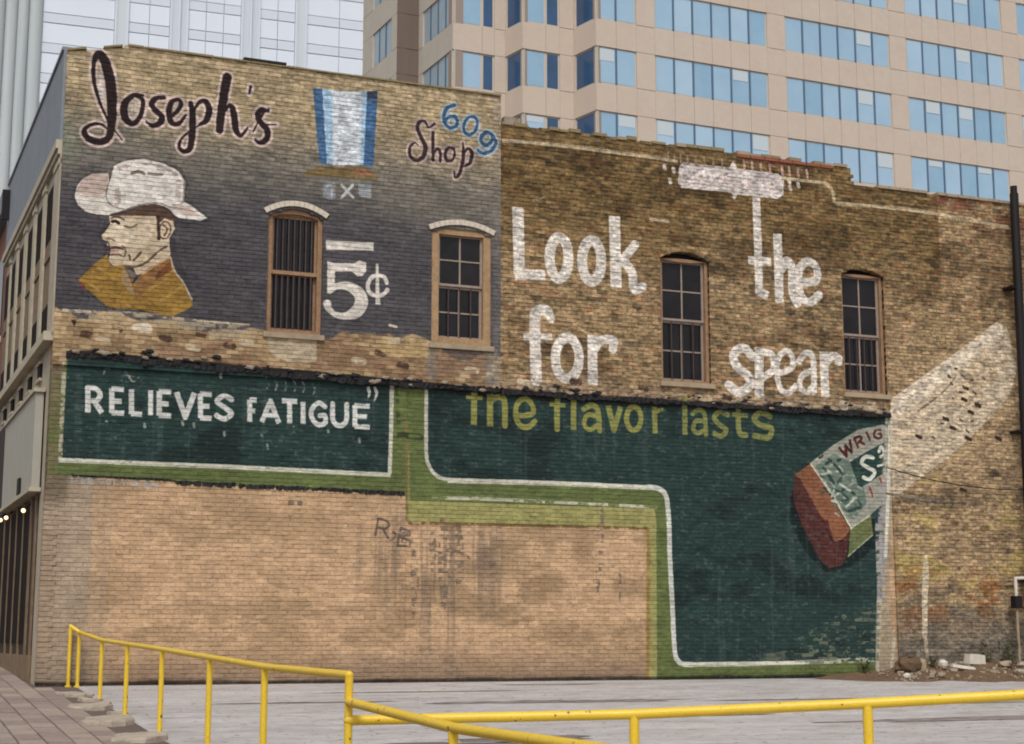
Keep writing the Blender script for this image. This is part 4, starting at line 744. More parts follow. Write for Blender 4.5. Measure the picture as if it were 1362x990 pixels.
def paint_stroke(col, wear, smooth, pts):
    P = [np.array(p, float) for p in pts]
    closed = len(P) > 3 and abs(P[0][0] - P[-1][0]) < 1e-6 and abs(P[0][1] - P[-1][1]) < 1e-6
    if smooth and len(P) > 2:
        Q = []
        n = len(P)
        for i in range(n - 1):
            p0 = P[i - 1] if i > 0 else (P[-2] if closed else P[0]); p1 = P[i]; p2 = P[i + 1]
            p3 = P[i + 2] if i + 2 < n else (P[1] if closed else P[-1])
            for t in (0, .2, .4, .6, .8):
                Q.append(.5 * (2 * p1 + (p2 - p0) * t + (2 * p0 - 5 * p1 + 4 * p2 - p3) * t * t + (3 * p1 - p0 - 3 * p2 + p3) * t ** 3))
        Q.append(P[-1]); P = Q
    rm = max(p[2] for p in P)
    x0, x1, z0, z1 = clipbox(P, rm + .03)
    if x1 <= x0 or z1 <= z0: return
    gx = ((np.arange(x0, x1) + .5) / RES)[None, :]; gz = (WZ0 + (np.arange(z0, z1) + .5) / RES)[:, None]
    D = np.full((z1 - z0, x1 - x0), 9., np.float32)
    for a, b in zip(P[:-1], P[1:]):
        dx, dz = b[0] - a[0], b[1] - a[1]; L = dx * dx + dz * dz + 1e-9
        t = np.clip(((gx - a[0]) * dx + (gz - a[1]) * dz) / L, 0, 1)
        d = np.hypot(gx - a[0] - t * dx, gz - a[1] - t * dz) - (a[2] + (b[2] - a[2]) * t)
        D = np.minimum(D, d)
    if not closed and not smooth:            # flat brush ends
        for e, f in ((P[0], P[1]), (P[-1], P[-2])):
            if e[2] < .03: continue
            ux, uz = e[0] - f[0], e[1] - f[1]; l = math.hypot(ux, uz) + 1e-9; ux /= l; uz /= l
            al_ = (gx - e[0]) * ux + (gz - e[1]) * uz; near = np.hypot(gx - e[0], gz - e[1]) < e[2] * 1.5
            D = np.where(near & (np.abs(-(gx - e[0]) * uz + (gz - e[1]) * ux) < e[2]), np.where(al_ > 0, al_ - e[2] * .18, D), D)
            D = np.where(near & (al_ > e[2] * .18), np.maximum(D, al_ - e[2] * .18), D)
    D = D + .010 * (nC[z0:z1, x0:x1] - .5) * 2
    blend(x0, x1, z0, z1, np.clip(.5 - D * RES * .8, 0, 1), col, wear)
for it in ART:
    if it[0] == 'p': paint_poly(*it[1:])
    else: paint_stroke(*it[1:])
nE2 = noise2(.11, .05, 21, 3, .7)
# soot and weather over the paint, and a painted shadow line at the base
dk = lw * sm(.58, .72, nD) * .25 * ((XX > 6.3) | (ZZ > 3.4))
img = lerp(img, img * .72, dk)
img = lerp(img, img * .35, lw * sm(.10, .04, ZZ + .05 * (nB - .5)) * (XX < 16.5) * .85)  # shadow line along the wall foot, painted into the colour
nE = noise2(.085, .04, 11, 3, .65); nF = noise2(.3, .16, 12, 3, .6)
rough_ = .28 + .72 * np.maximum(bare, (XX > XBARE))
dg = lw * (img.mean(2) < .27) * (ZZ < 5.3)
img = lerp(img, C3((92, 100, 96)), dg * sm(.56, .72, .6 * nC + .4 * nE2) * .42)
img = lerp(img, img * .62, dg * sm(.54, .68, nD) * .5)
img = lerp(img, C3((104, 112, 106)), dg * sm(.62, .74, nS) * .18)
up = (ZZ > 5.4) * (XX > 8.27) + (XX > XBARE) * (ZZ <= 5.4)
img = lerp(img, img * .6, up * sm(.6, .72, nE2) * .5); img = lerp(img, img * 1.28, up * sm(.4, .3, nE2) * .5)
img *= (1 + rough_ * (.5 * (nE - .5) + .2 * (nF - .5) + .34 * (nC - .5)) + .05 * (br - .5))[..., None]
gm = img.mean(2, keepdims=True); img = gm + (img - gm) * .84
img = np.clip(img, 0, 1)
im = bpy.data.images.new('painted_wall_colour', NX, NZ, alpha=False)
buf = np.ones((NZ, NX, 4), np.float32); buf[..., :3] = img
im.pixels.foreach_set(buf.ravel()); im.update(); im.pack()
del buf

def wall_material():
    m = bpy.data.materials.new('painted_brick'); m.use_nodes = True; n = m.node_tree; b = n.nodes['Principled BSDF']
    geo = n.nodes.new('ShaderNodeNewGeometry'); sp = n.nodes.new('ShaderNodeSeparateXYZ'); n.links.new(geo.outputs['Position'], sp.inputs[0])
    fx = n.nodes.new('ShaderNodeMath'); fx.operation = 'MULTIPLY'; fx.inputs[1].default_value = 1 / WX; n.links.new(sp.outputs[0], fx.inputs[0])
    fz = n.nodes.new('ShaderNodeMapRange'); fz.inputs['From Min'].default_value = WZ0; fz.inputs['From Max'].default_value = WZ1; n.links.new(sp.outputs[2], fz.inputs[0])
    cb = n.nodes.new('ShaderNodeCombineXYZ'); n.links.new(fx.outputs[0], cb.inputs[0]); n.links.new(fz.outputs[0], cb.inputs[1])
    ti = n.nodes.new('ShaderNodeTexImage'); ti.image = im; ti.extension = 'EXTEND'; ti.interpolation = 'Linear'; n.links.new(cb.outputs[0], ti.inputs[0])
    t = n.nodes.new('ShaderNodeTexNoise'); t.inputs['Scale'].default_value = 26; t.inputs['Detail'].default_value = 5; n.links.new(geo.outputs['Position'], t.inputs['Vector'])
    mr = n.nodes.new('ShaderNodeMapRange'); mr.inputs['From Min'].default_value = .3; mr.inputs['From Max'].default_value = .7
    mr.inputs['To Min'].default_value = .92; mr.inputs['To Max'].default_value = 1.07; n.links.new(t.outputs[0], mr.inputs[0])
    mu = n.nodes.new('ShaderNodeVectorMath'); mu.operation = 'SCALE'; n.links.new(ti.outputs[0], mu.inputs[0]); n.links.new(mr.outputs[0], mu.inputs[3])
    n.links.new(mu.outputs[0], b.inputs['Base Color'])
    b.inputs['Roughness'].default_value = .85; b.inputs['Specular IOR Level'].default_value = .2
    bp = n.nodes.new('ShaderNodeBump'); bp.inputs['Strength'].default_value = .5; bp.inputs['Distance'].default_value = .006
    n.links.new(t.outputs[0], bp.inputs['Height']); n.links.new(bp.outputs[0], b.inputs['Normal'])
    return m
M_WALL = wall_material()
# ------------------------------------------------------------------ materials
random.seed(5)
ROOF = mat('roof_felt', srgb(90, 88, 86), .9)
FACB = mat('beige_plaster', srgb(174, 162, 144), .8, noise=[(3, .5, srgb(134, 122, 104)), (11, .3, srgb(190, 180, 162))], bump=.2)
FACG = mat('blue_grey_paint', srgb(128, 134, 142), .7, noise=[(1.2, .5, srgb(108, 114, 122)), (8, .25, srgb(146, 150, 156))], bump=.1)
COPE = mat('mossy_coping', srgb(134, 118, 84), .85, noise=[(5, .6, srgb(104, 98, 70)), (16, .3, srgb(160, 140, 108))], bump=.4)
TRIM = mat('aged_cream_trim', srgb(182, 172, 152), .7, noise=[(6, .5, srgb(140, 128, 108))])
DARKW = mat('dark_timber', srgb(58, 42, 34), .7, noise=[(5, .6, srgb(34, 26, 22))])
BROWN = mat('brown_timber', srgb(128, 108, 84), .7, noise=[(5, .6, srgb(88, 68, 50))])
BOARD = mat('sign_board', srgb(164, 160, 148), .6, noise=[(2, .4, srgb(146, 142, 130)), (12, .2, srgb(178, 174, 162))])
GLASSD = mat('dark_window_glass', srgb(20, 18, 20), .2, .3, noise=[(1.6, .5, srgb(40, 36, 40))])
VOID = mat('matte_dark_void', srgb(30, 24, 22), .85, .1, noise=[(2, .5, srgb(48, 40, 36))])  # matte dark colour paints the unlit depth of panes and vents
TIMBER = mat('weathered_tan_frame', srgb(160, 130, 96), .75, noise=[(7, .6, srgb(112, 80, 54)), (22, .3, srgb(186, 160, 126))])
TIMBR = mat('weathered_brown_frame', srgb(146, 114, 86), .75, noise=[(7, .6, srgb(98, 70, 52)), (20, .35, srgb(176, 146, 116))])
MUNT = mat('grey_brown_muntin', srgb(150, 134, 122), .7, noise=[(9, .5, srgb(118, 102, 92))])
IRON = mat('rusty_iron_bar', srgb(78, 64, 62), .6, noise=[(14, .5, srgb(48, 36, 34))])
WHITEP = mat('white_arch_paint', srgb(204, 192, 176), .7, noise=[(12, .5, srgb(164, 150, 132))], bump=.3)
ARCHD = mat('sooty_arch_brick', srgb(70, 52, 40), .85, noise=[(12, .6, srgb(44, 32, 28))], bump=.3)
STONE = mat('stone_sill', srgb(158, 140, 116), .85, noise=[(5, .6, srgb(112, 94, 78)), (20, .3, srgb(184, 168, 146))], bump=.5)
TAR = mat('old_roofing_tar', srgb(34, 32, 34), .8, noise=[(7, .5, srgb(58, 54, 54)), (24, .5, srgb(20, 18, 20))], bump=.8, bscale=30)
MORTB = mat('old_mortar_lump', srgb(150, 136, 120), .9, noise=[(10, .6, srgb(92, 78, 66))], bump=.6)
YEL = mat('yellow_rail_paint', srgb(226, 190, 48), .42, .5, noise=[(5, .35, srgb(208, 168, 36)), (60, .25, srgb(160, 120, 40))])
BLACKP = mat('black_pole_and_arch_shade', srgb(22, 16, 18), .6)
BULB = mat('glowing_bulb', srgb(255, 230, 190), .4, emit=(srgb(255, 214, 160), 1.6))
BULBR = mat('glowing_red_bulb', srgb(255, 120, 80), .4, emit=(srgb(255, 110, 60), 1.4))
CONC = mat('worn_concrete_lot', srgb(182, 178, 176, 1), .85, stretch=(.3, 1., 1),
           noise=[(.45, 1., srgb(138, 132, 134)), (1.2, 1., srgb(214, 210, 204)), (2.4, .9, srgb(128, 118, 112)), (5, .7, srgb(196, 194, 198)), (14, .7, srgb(152, 142, 136))], bump=.2, bscale=9)
GRND = mat('city_ground', srgb(128, 124, 120), .9, noise=[(.4, .5, srgb(106, 102, 98))])
PAVM = mat('paver_brown_grey', srgb(138, 122, 114), .85, noise=[(2.5, .5, srgb(112, 98, 92)), (14, .4, srgb(158, 144, 134))], bump=.3)
KERB = mat('broken_concrete', srgb(168, 154, 138), .9, noise=[(5, .6, srgb(104, 92, 80)), (18, .5, srgb(178, 168, 152))], bump=.8, bscale=12)
DIRT = mat('bare_dirt', srgb(104, 82, 62), .95, noise=[(2.2, .7, srgb(76, 58, 44)), (9, .5, srgb(132, 108, 82)), (30, .5, srgb(62, 50, 40))], bump=.9, bscale=12)
WHITES = mat('white_block', srgb(206, 198, 186), .8, noise=[(9, .5, srgb(164, 152, 136))], bump=.4)
LEAF = mat('dusty_weed_leaf', srgb(74, 82, 50), .8, noise=[(9, .6, srgb(100, 98, 60))])
REDB = mat('red_brick_far', srgb(128, 84, 70), .85, noise=[(3, .5, srgb(104, 70, 60))])
PREC = mat('pinkish_precast_panel', srgb(192, 177, 163), .8, noise=[(.5, .5, srgb(184, 165, 150)), (2.2, .35, srgb(202, 190, 178)), (.09, .4, srgb(196, 176, 158))])
PREC2 = mat('grey_beige_precast', srgb(186, 178, 166), .8, noise=[(.5, .5, srgb(174, 164, 152))])
PRECD = mat('brown_stone_panel', srgb(112, 96, 86), .75, noise=[(.7, .4, srgb(98, 84, 76))], stretch=(2, 2, .2))
JOINT = mat('panel_joint', srgb(150, 134, 124), .9)
BGLS = mat('pale_blue_tower_glass', srgb(150, 180, 204), .2, .5, noise=[(.25, .6, srgb(172, 196, 214)), (.06, .5, srgb(138, 170, 196))])
DGLS = mat('dark_reflection_tower_glass', srgb(50, 84, 122), .15, .5, noise=[(.6, .5, srgb(44, 60, 76))])  # dark reflections of the surroundings put into the pane colour
GGLS = mat('greyish_tower_glass', srgb(150, 168, 180), .25, .5, noise=[(.4, .5, srgb(170, 184, 192))])
BG2 = mat('blue_glass_paler', srgb(166, 192, 212), .2, .5, noise=[(.3, .6, srgb(148, 178, 202))])
BG3 = mat('blue_glass_deeper', srgb(134, 168, 194), .2, .5, noise=[(.4, .5, srgb(156, 186, 206))])
BLND = mat('pale_blind', srgb(188, 198, 204), .6)
TMUL = mat('steel_blue_mullion', srgb(84, 104, 124), .6)
WPAN = mat('white_tower_panel', srgb(216, 222, 232), .6, noise=[(.08, .5, srgb(206, 214, 226))])
WPAN2 = mat('white_tower_band', srgb(204, 211, 221), .6)
WPIER = mat('grey_white_tower_pier', srgb(198, 205, 211), .7, noise=[(.3, .4, srgb(178, 186, 194))], stretch=(1, 1, .1))
WJ = mat('grey_tower_joint', srgb(216, 222, 232), .8)
WFLU = mat('weathered_fluted_stone', srgb(182, 188, 190), .8, noise=[(.5, .6, srgb(150, 158, 162)), (1.4, .4, srgb(184, 188, 188))], stretch=(1.5, 1.5, .06))

def chips(m, col, thr, sc):
    n = m.node_tree; b = n.nodes['Principled BSDF']; src = b.inputs['Base Color'].links[0].from_socket
    t = n.nodes.new('ShaderNodeTexNoise'); t.inputs['Scale'].default_value = sc; t.inputs['Detail'].default_value = 3
    g = n.nodes.new('ShaderNodeNewGeometry'); n.links.new(g.outputs['Position'], t.inputs['Vector'])
    r = n.nodes.new('ShaderNodeMapRange'); r.inputs['From Min'].default_value = thr; r.inputs['From Max'].default_value = thr + .02; n.links.new(t.outputs['Fac'], r.inputs['Value'])
    x = n.nodes.new('ShaderNodeMix'); x.data_type = 'RGBA'; n.links.new(r.outputs[0], x.inputs[0]); n.links.new(src, x.inputs[6]); x.inputs[7].default_value = col
    n.links.new(x.outputs[2], b.inputs['Base Color'])
chips(YEL, srgb(112, 84, 56), .68, 16); chips(CONC, srgb(104, 96, 92), .66, 9)
# ------------------------------------------------------------------ ground
def gz(x, y):
    if y >= 0: z = .04 * min(y, 14)
    elif y > -9: z = .0433 * y
    else: z = -.39 + .018 * (max(y, -50) + 9)
    return z
def sheet(name, xs, ys, m, dz, kind='structure', parent=None, rough=0.):
    b = MB(); n = len(xs)
    for y in ys:
        for x in xs: b.v.append((x, y, gz(x, y) + dz + (random.uniform(-rough, rough) if rough else 0)))
    for j in range(len(ys) - 1):
        for i in range(n - 1):
            b.f.append((j * n + i, j * n + i + 1, (j + 1) * n + i + 1, (j + 1) * n + i))
    o = link(name, b.mesh(name, m), parent); setp(o, kind=kind) if parent is None else None
    return o
YS = [-900, -200, -50, -30, -20, -15, -9, -4.5, -.01, 0, 7, 14, 60, 200, 900]
sheet('ground', [-900, -200, -40, 0, 40, 200, 900], YS, GRND, -.02)
sheet('concrete_lot', [.62, 6, 12, 20, 30, 60], [-50, -30, -20, -15, -12, -9, -6, -3, -1.5, -.02], CONC, .0)
sheet('street', [-30, -20, -12, -4.2], [-120, -50, -30, -15, -9, -4, 0, 7, 14, 60, 120], mat('asphalt', srgb(84, 82, 82), .9, noise=[(3, .5, srgb(70, 68, 68))]), -.014)
side = sheet('sidewalk', [-4.2, -2, .2, .62], [-50, -30, -20, -15, -9, -4, -.01, 0, 7, 14, 60], mat('sidewalk_bed', srgb(96, 84, 78), .95), -.006)
# pavers: rows along the street, joints open between them
pm = MB(); pm.hexa([(-.145, -.29, -.05), (.145, -.29, -.05), (.145, .29, -.05), (-.145, .29, -.05), (-.139, -.284, .012), (.139, -.284, .012), (.139, .284, .012), (-.139, .284, .012)])
pms = []
for k in range(3):
    q = mat('paver_shade', srgb(*[(142, 126, 118), (128, 112, 104), (152, 136, 124)][k]), .85, noise=[(3, .5, srgb(112, 98, 92)), (14, .4, srgb(160, 146, 136))], bump=.3)
    pms.append(pm.mesh('paver', q))
np_ = 0
for i in range(8):
    for j in range(37):
        y = -16.4 + j * .6 + (i % 2) * .3; x = .05 - i * .3
        if y > -.4 and x > -.12: continue
        o = link('paver', random.choice(pms), side)
        o.location = (x, y, gz(x, y) + random.uniform(-.004, .006)); np_ += 1
        o.rotation_euler = (math.atan(.0433 if y > -9 else .018) + random.uniform(-.006, .006), random.uniform(-.008, .008), 0)

# ------------------------------------------------------------------ brick walls
XB, ZL, XR = 8.27, 5.44, 17.12
def yoff(x, z):
    if z > ZL: return -.07 if x < XB else (-.045 if x < XR else -.03)
    if x > XR: return -.03
    return 0. if x > 6.42 else -.012
def top_of(x):
    if x < 1.05: return 11.1 + .22 * x
    if x < XB: return 11.33
    if x < 16.36: return 10.8
    return 10.44
OPEN = [  # x0, x1, z0, spring, rise
    (3.70, 4.73, 6.26, 8.46, .15), (6.86, 8.07, 6.28, 8.44, .13), (11.73, 12.85, 5.84, 8.38, .17), (16.02, 17.08, 5.86, 8.42, .15)]
def arch_z(o, x):
    x0, x1, z0, zs, r = o; t = (x - (x0 + x1) / 2) / ((x1 - x0) / 2)
    return zs + r * (1 - t * t)
def in_open(x, z, pad=0.):
    for o in OPEN:
        if o[0] - pad < x < o[1] + pad and o[2] - pad < z < arch_z(o, min(max(x, o[0]), o[1])) + pad: return o
    return None
def backing(mb, x0, x1, z0, z1f, yf, yb):
    xs = {x0, x1}
    for o in OPEN:
        if z1f(.5 * (x0 + x1)) > o[2] + 1 and z0 < o[2]:
            for k in range(9):
                x = o[0] + (o[1] - o[0]) * k / 8
                if x0 < x < x1: xs.add(x)
    for e in (1.05, 16.36):
        if x0 < e < x1: xs.add(e)
    xs = sorted(xs)
    for a, b in zip(xs[:-1], xs[1:]):
        mid = (a + b) / 2; iv = [(z0, z0, z1f(a + 1e-4), z1f(b - 1e-4))]
        for o in OPEN:
            if o[0] < mid < o[1] and z0 < o[2] < z1f(mid):
                iv = [(z0, z0, o[2], o[2]), (arch_z(o, a), arch_z(o, b), z1f(a + 1e-4), z1f(b - 1e-4))]
        for (p, q, r_, s_) in iv:
            mb.poly([(a, yf, p), (b, yf, q), (b, yf, s_), (a, yf, r_)])
            mb.poly([(a, yf, r_), (b, yf, s_), (b, yb, s_), (a, yb, r_)])
            mb.poly([(a, yf, p), (b, yf, q), (b, yb, q), (a, yb, p)])
    mb.poly([(x0, yf, z0), (x0, yf, z1f(x0)), (x0, yb, z1f(x0)), (x0, yb, z0)]); mb.poly([(x1, yf, z0), (x1, yf, z1f(x1)), (x1, yb, z1f(x1)), (x1, yb, z0)])
bA = setp(empty('brick_building', (0, 0, 0)), 'grey painted corner brick building with cowboy portrait, script name and white five cent mark', 'building')
bB = setp(empty('brick_building', (XB, 0, 0)), 'lower brown brick building with large white letters Look for the spear', 'building')
bB_off = Vector((-XB, 0, 0))
def toB(o):  # parts authored in world coordinates, parented to the second building
    o.parent = bB; o.location = Vector(o.location) + bB_off; return o
def wallpart(segs, par):
    mb = MB()
    for s_ in segs: backing(mb, *s_)
    me = mb.mesh('wall', M_WALL); o = link('wall', me)
    if par is bA: o.parent = bA
    else: toB(o)
    return o
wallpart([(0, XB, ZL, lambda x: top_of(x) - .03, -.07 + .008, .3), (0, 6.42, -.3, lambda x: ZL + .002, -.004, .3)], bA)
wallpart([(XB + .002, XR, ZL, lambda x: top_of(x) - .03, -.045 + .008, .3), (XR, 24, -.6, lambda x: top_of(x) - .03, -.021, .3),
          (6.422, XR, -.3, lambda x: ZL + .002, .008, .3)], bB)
# bodies and roofs behind the street wall
TH = R(1.3); FD = Vector((-math.sin(TH), math.cos(TH), 0)); FN = Vector((-math.cos(TH), -math.sin(TH), 0))
def FP(s, out, z): p = FD * s + FN * out; return (p.x, p.y, z)
FL = 9.4
mb = MB(); e = FP(FL, 0, 0)
mb.hexa([(.3, .3, 0), (XB, .3, 0), (XB, FL, 0), (e[0] + .3, FL, 0), (.3, .3, 10.6), (XB, .3, 10.6), (XB, FL, 10.6), (e[0] + .3, FL, 10.6)])
mb.build('roof', ROOF, bA)
mb = MB(); mb.box(XB + .01, .3, 0, 24, 14, 10.1); toB(mb.build('roof', ROOF))
# the bricks
def brick_mesh(L, h, d=.06, j=.0):
    r = lambda: random.uniform(-j, j)
    b = MB(); c = .004
    x0, x1, z0, z1 = -L / 2, L / 2, -h / 2, h / 2
    b.v = [(x0 + c, 0, z0 + c + r()), (x1 - c, 0, z0 + c + r()), (x1 - c, 0, z1 - c + r()), (x0 + c, 0, z1 - c + r()),
           (x0, .003, z0), (x1, .003, z0), (x1, .003, z1), (x0, .003, z1), (x0, d, z0), (x1, d, z0), (x1, d, z1), (x0, d, z1)]
    b.f = [(0, 1, 2, 3), (4, 5, 1, 0), (5, 6, 2, 1), (6, 7, 3, 2), (7, 4, 0, 3), (8, 9, 5, 4), (9, 10, 6, 5), (10, 11, 7, 6), (11, 8, 4, 7)]
    return b
full = [brick_mesh(BL - MORT, CH - MORT, j=.003).mesh('brick', M_WALL) for k in range(4)]
camp = Vector(cam.location)
allb = []
for k in range(NC - 1):
    z0 = WZ0 + k * CH; zc = z0 + (CH - MORT) / 2
    if zc < -.12: continue
    for i in range(NI):
        xa = jit[k] + i * BL; xb = xa + BL - MORT
        xc0 = (xa + xb) / 2
        if xb < .02 or xa > 23.9: continue
        segs = [(max(xa, .004), min(xb, 23.9))]
        # split at the vertical joints between the wall fields
        cuts = [XR] + ([XB] if zc > ZL else [6.42])
        for c in cuts:
            ns = []
            for a, b in segs:
                if a < c < b: ns += [(a, c - .004), (c + .004, b)]
                else: ns.append((a, b))
            segs = ns
        if abs(zc - ZL) < CH * .45 and xc0 < XR: continue
        o = None
        for op in OPEN:
            if zc > op[2] - .03 and zc < op[3] + op[4]:
                hw = (op[1] - op[0]) / 2; cx = (op[0] + op[1]) / 2
                if zc > op[3]: hw *= math.sqrt(max(0, 1 - (zc - op[3]) / op[4]))
                ns = []
                for a, b in segs:
                    if b <= cx - hw or a >= cx + hw: ns.append((a, b)); continue
                    if a < cx - hw: ns.append((a, cx - hw))
                    if b > cx + hw: ns.append((cx + hw, b))
                segs = ns
        for a, b in segs:
            if b - a < .03: continue
            xc = (a + b) / 2; t = top_of(xc)
            if zc > t - .02: continue
            if zc > t - .17 and random.random() < (.18 if xc < XB else .42) : continue
            if random.random() < (.003 if xc < XR else .008): continue      # a missing brick
            bare_ = (xc > XB and zc > ZL) or xc > XR
            pr = random.gauss(0, .0035 if bare_ else .0022)
            allb.append((xc, yoff(xc, zc) + pr, zc, b - a, 'A' if (xc < XB if zc > ZL else xc < 6.42) else 'B'))
for tag_, par in (('A', bA), ('B', bB)):
    L = [q for q in allb if q[4] == tag_]
    L.sort(key=lambda q: ((Vector(q[:3]) - camp).length if q[3] > .2 and q[2] > .05 else 1e3))
    for q in L[:295]:
        o = link('brick', random.choice(full), par)
        o.location = Vector(q[:3]) - Vector(par.location); o.scale = (q[3] / (BL - MORT), 1, 1)
        o.rotation_euler = (random.gauss(0, .006), 0, random.gauss(0, .006))
    mb = MB(); tv = []; tf = []
    for q in L[295:]:
        bm_ = brick_mesh(q[3], CH - MORT, j=.003); i = len(tv)
        ta = random.gauss(0, .012)
        tv += [(v[0] + q[0] - par.location.x, v[1] + q[1] + ta * v[0], v[2] + q[2]) for v in bm_.v]
        tf += [tuple(i + a for a in f) for f in bm_.f]
    mb.v, mb.f = tv, tf
    o = link('brickwork', mb.mesh('brickwork', M_WALL), par); o['kind'] = 'stuff'

# ------------------------------------------------------------------ windows
def seg_head(mb, op, y0, y1, w0, w1, n=10):
    """ring following jambs and arch between inset w0 (outer) and w1 (inner)"""
    x0, x1, z0, zs, r = op
    def path(w):
        P = [(x0 + w, z0 + w * .9), (x0 + w, zs - w * .1)]
        for k in range(1, n):
            x = x0 + w + (x1 - x0 - 2 * w) * k / n; t = (x - (x0 + x1) / 2) / ((x1 - x0) / 2 - w)
            P.append((x, zs - w * .1 + (r - w * .9) * (1 - t * t)))
        P += [(x1 - w, zs - w * .1), (x1 - w, z0 + w * .9)]
        return P
    A_, B_ = path(w0), path(w1); m_ = len(A_)
    for k in range(m_):
        k2 = (k + 1) % m_
        a, b, c, d = A_[k], A_[k2], B_[k2], B_[k]
        mb.poly([(a[0], y0, a[1]), (b[0], y0, b[1]), (c[0], y0, c[1]), (d[0], y0, d[1])])
        mb.poly([(d[0], y0, d[1]), (c[0], y0, c[1]), (c[0], y1, c[1]), (d[0], y1, d[1])])
        mb.poly([(a[0], y0, a[1]), (b[0], y0, b[1]), (b[0], y1, b[1]), (a[0], y1, a[1])])
def window(op, par, mt, jamb, yf, grid, bars, label, low_bars=0, side=None, meet=None):
    real = None
    if par is bB: real = op; op = (op[0], op[1], op[2], op[3] - .0, .03)
    fin = (lambda o: toB(o)) if par is bB else (lambda o: setattr(o, 'parent', par) or o)
    x0, x1, z0, zs, r = op
    mb = MB(); seg_head(mb, op, yf, .26, .0, jamb)
    if side: mb.box(x0 + jamb * .7, yf - .012, z0 + .02, x0 + jamb, yf + .02, zs)
    W_ = fin(mb.build('window', mt)); W_['label'] = label
    if real:
        mb = MB(); mb.box(real[0], yf + .12, op[3] + .02, real[1], yf + .16, real[3] + real[4] + .02)
        o_ = mb.build('arch_shadow_board', BLACKP); o_.parent = W_  # black board stands in for the shadow gap below the arch
    sub = lambda name, mb, m: setattr(mb, '_', 0) or _sub(name, mb, m)
    def _sub(name, mb, m):
        o = mb.build(name, m); o.parent = W_; return o
    xi0, xi1, zi0, zt = x0 + jamb, x1 - jamb, z0 + jamb * .9, zs + r * .35 - jamb * .3
    zm = meet or (zi0 + zt) / 2
    # head board under the arch
    mb = MB(); mb.box(xi0 - .01, yf + .055, zt, xi1 + .01, yf + .1, zs + r - jamb * .5); _sub('head_board', mb, mt)
    # sashes: stiles and rails
    for (a, b, yy) in ((zm, zt, yf + .07), (zi0, zm, yf + .11)):
        mb = MB(); t = .045
        mb.box(xi0, yy, a, xi0 + t, yy + .05, b); mb.box(xi1 - t, yy, a, xi1, yy + .05, b)
        mb.box(xi0 + t, yy, a, xi1 - t, yy + .05, a + t); mb.box(xi0 + t, yy, b - t, xi1 - t, yy + .05, b)
        _sub('sash', mb, mt if not grid else MUNT)
        nx, nz = (2, 2)
        px0, px1, pz0, pz1 = xi0 + t, xi1 - t, a + t, b - t
        for i in range(nx):
            for j in range(nz):
                mb = MB(); ax = px0 + (px1 - px0) * i / nx; bx_ = px0 + (px1 - px0) * (i + 1) / nx
                az_ = pz0 + (pz1 - pz0) * j / nz; bz_ = pz0 + (pz1 - pz0) * (j + 1) / nz
                tl = random.uniform(-.006, .006)
                mb.hexa([(ax, yy + .03, az_), (bx_, yy + .03 + tl, az_), (bx_, yy + .036 + tl, az_), (ax, yy + .036, az_), (ax, yy + .03 + tl, bz_), (bx_, yy + .03, bz_), (bx_, yy + .036, bz_), (ax, yy + .036 + tl, bz_)])
                _sub('pane', mb, GLASSD)
        if grid:
            mb = MB(); mb.box((px0 + px1) / 2 - .016, yy + .01, pz0, (px0 + px1) / 2 + .016, yy + .028, pz1); _sub('muntin', mb, MUNT)
            mb = MB(); zz = (pz0 + pz1) / 2
            mb.box(px0, yy + .012, zz - .014, px1, yy + .027, zz + .014); _sub('muntin', mb, MUNT)
    if bars:
        for (a, b) in ((zm + .03, zt - .03), (zi0 + .03, zm - .03)):
            for i in range(bars):
                x = xi0 + .05 + (xi1 - xi0 - .1) * (i + .5) / bars
                mb = MB(); mb.tube((x, yf + .045, a), (x, yf + .045, b), .014, n=6); _sub('bar', mb, IRON)
        mb = MB(); mb.box(xi0 - .01, yf + .02, zm - .035, xi1 + .01, yf + .07, zm + .035); _sub('meeting_rail', mb, mt)
    if low_bars:
        for i in range(low_bars):
            x = xi0 + (xi1 - xi0) * (i + 1) / (low_bars + 1)
            mb = MB(); mb.tube((x, yf + .085, zi0 + .02), (x, yf + .085, zm - .02), .011, n=6); _sub('bar', mb, IRON)
    return W_
window(OPEN[0], bA, TIMBR, .085, -.01, False, 7, 'brown arched window crossed by iron bars')
window(OPEN[1], bA, TIMBER, .15, -.04, True, 0, 'tan wide-framed arched window', low_bars=3)
window(OPEN[2], bB, TIMBR, .07, .03, True, 0, 'narrow arched window with a dark arch shadow between Look and the', low_bars=3, meet=7.13)
window(OPEN[3], bB, TIMBR, .065, .03, True, 0, 'narrow arched window with a dark arch shadow at the right end', low_bars=4, meet=7.12)
# arches
def arch(op, par, m, name, th, y0, over, nb=13, lift=.0):
    x0, x1, z0, zs, r = op
    fin = (lambda o: toB(o)) if par is bB else (lambda o: setattr(o, 'parent', par) or o)
    cx = (x0 + x1) / 2; hw = (x1 - x0) / 2 + over
    for k in range(nb):
        P = []
        for kk in (k + .03, k + .97):
            t = -1 + 2 * kk / nb; x = cx + hw * t; z = zs + r * (1 - (t * hw / (hw - over)) ** 2) + lift
            nx = t * hw * 2 * r / (hw - over) ** 2; l = math.hypot(1, nx); P.append((x, z, nx / l, 1 / l))
        (ax, az_, anx, anz), (bx_, bz_, bnx, bnz) = P
        d = random.uniform(-.004, .004)
        mb = MB(); mb.hexa([(ax, y0 + d, az_), (bx_, y0 + d, bz_), (bx_, .1, bz_), (ax, .1, az_),
                            (ax + anx * th, y0 + d, az_ + anz * th), (bx_ + bnx * th, y0 + d, bz_ + bnz * th), (bx_ + bnx * th, .1, bz_ + bnz * th), (ax + anx * th, .1, az_ + anz * th)])
        fin(mb.build(name, m))
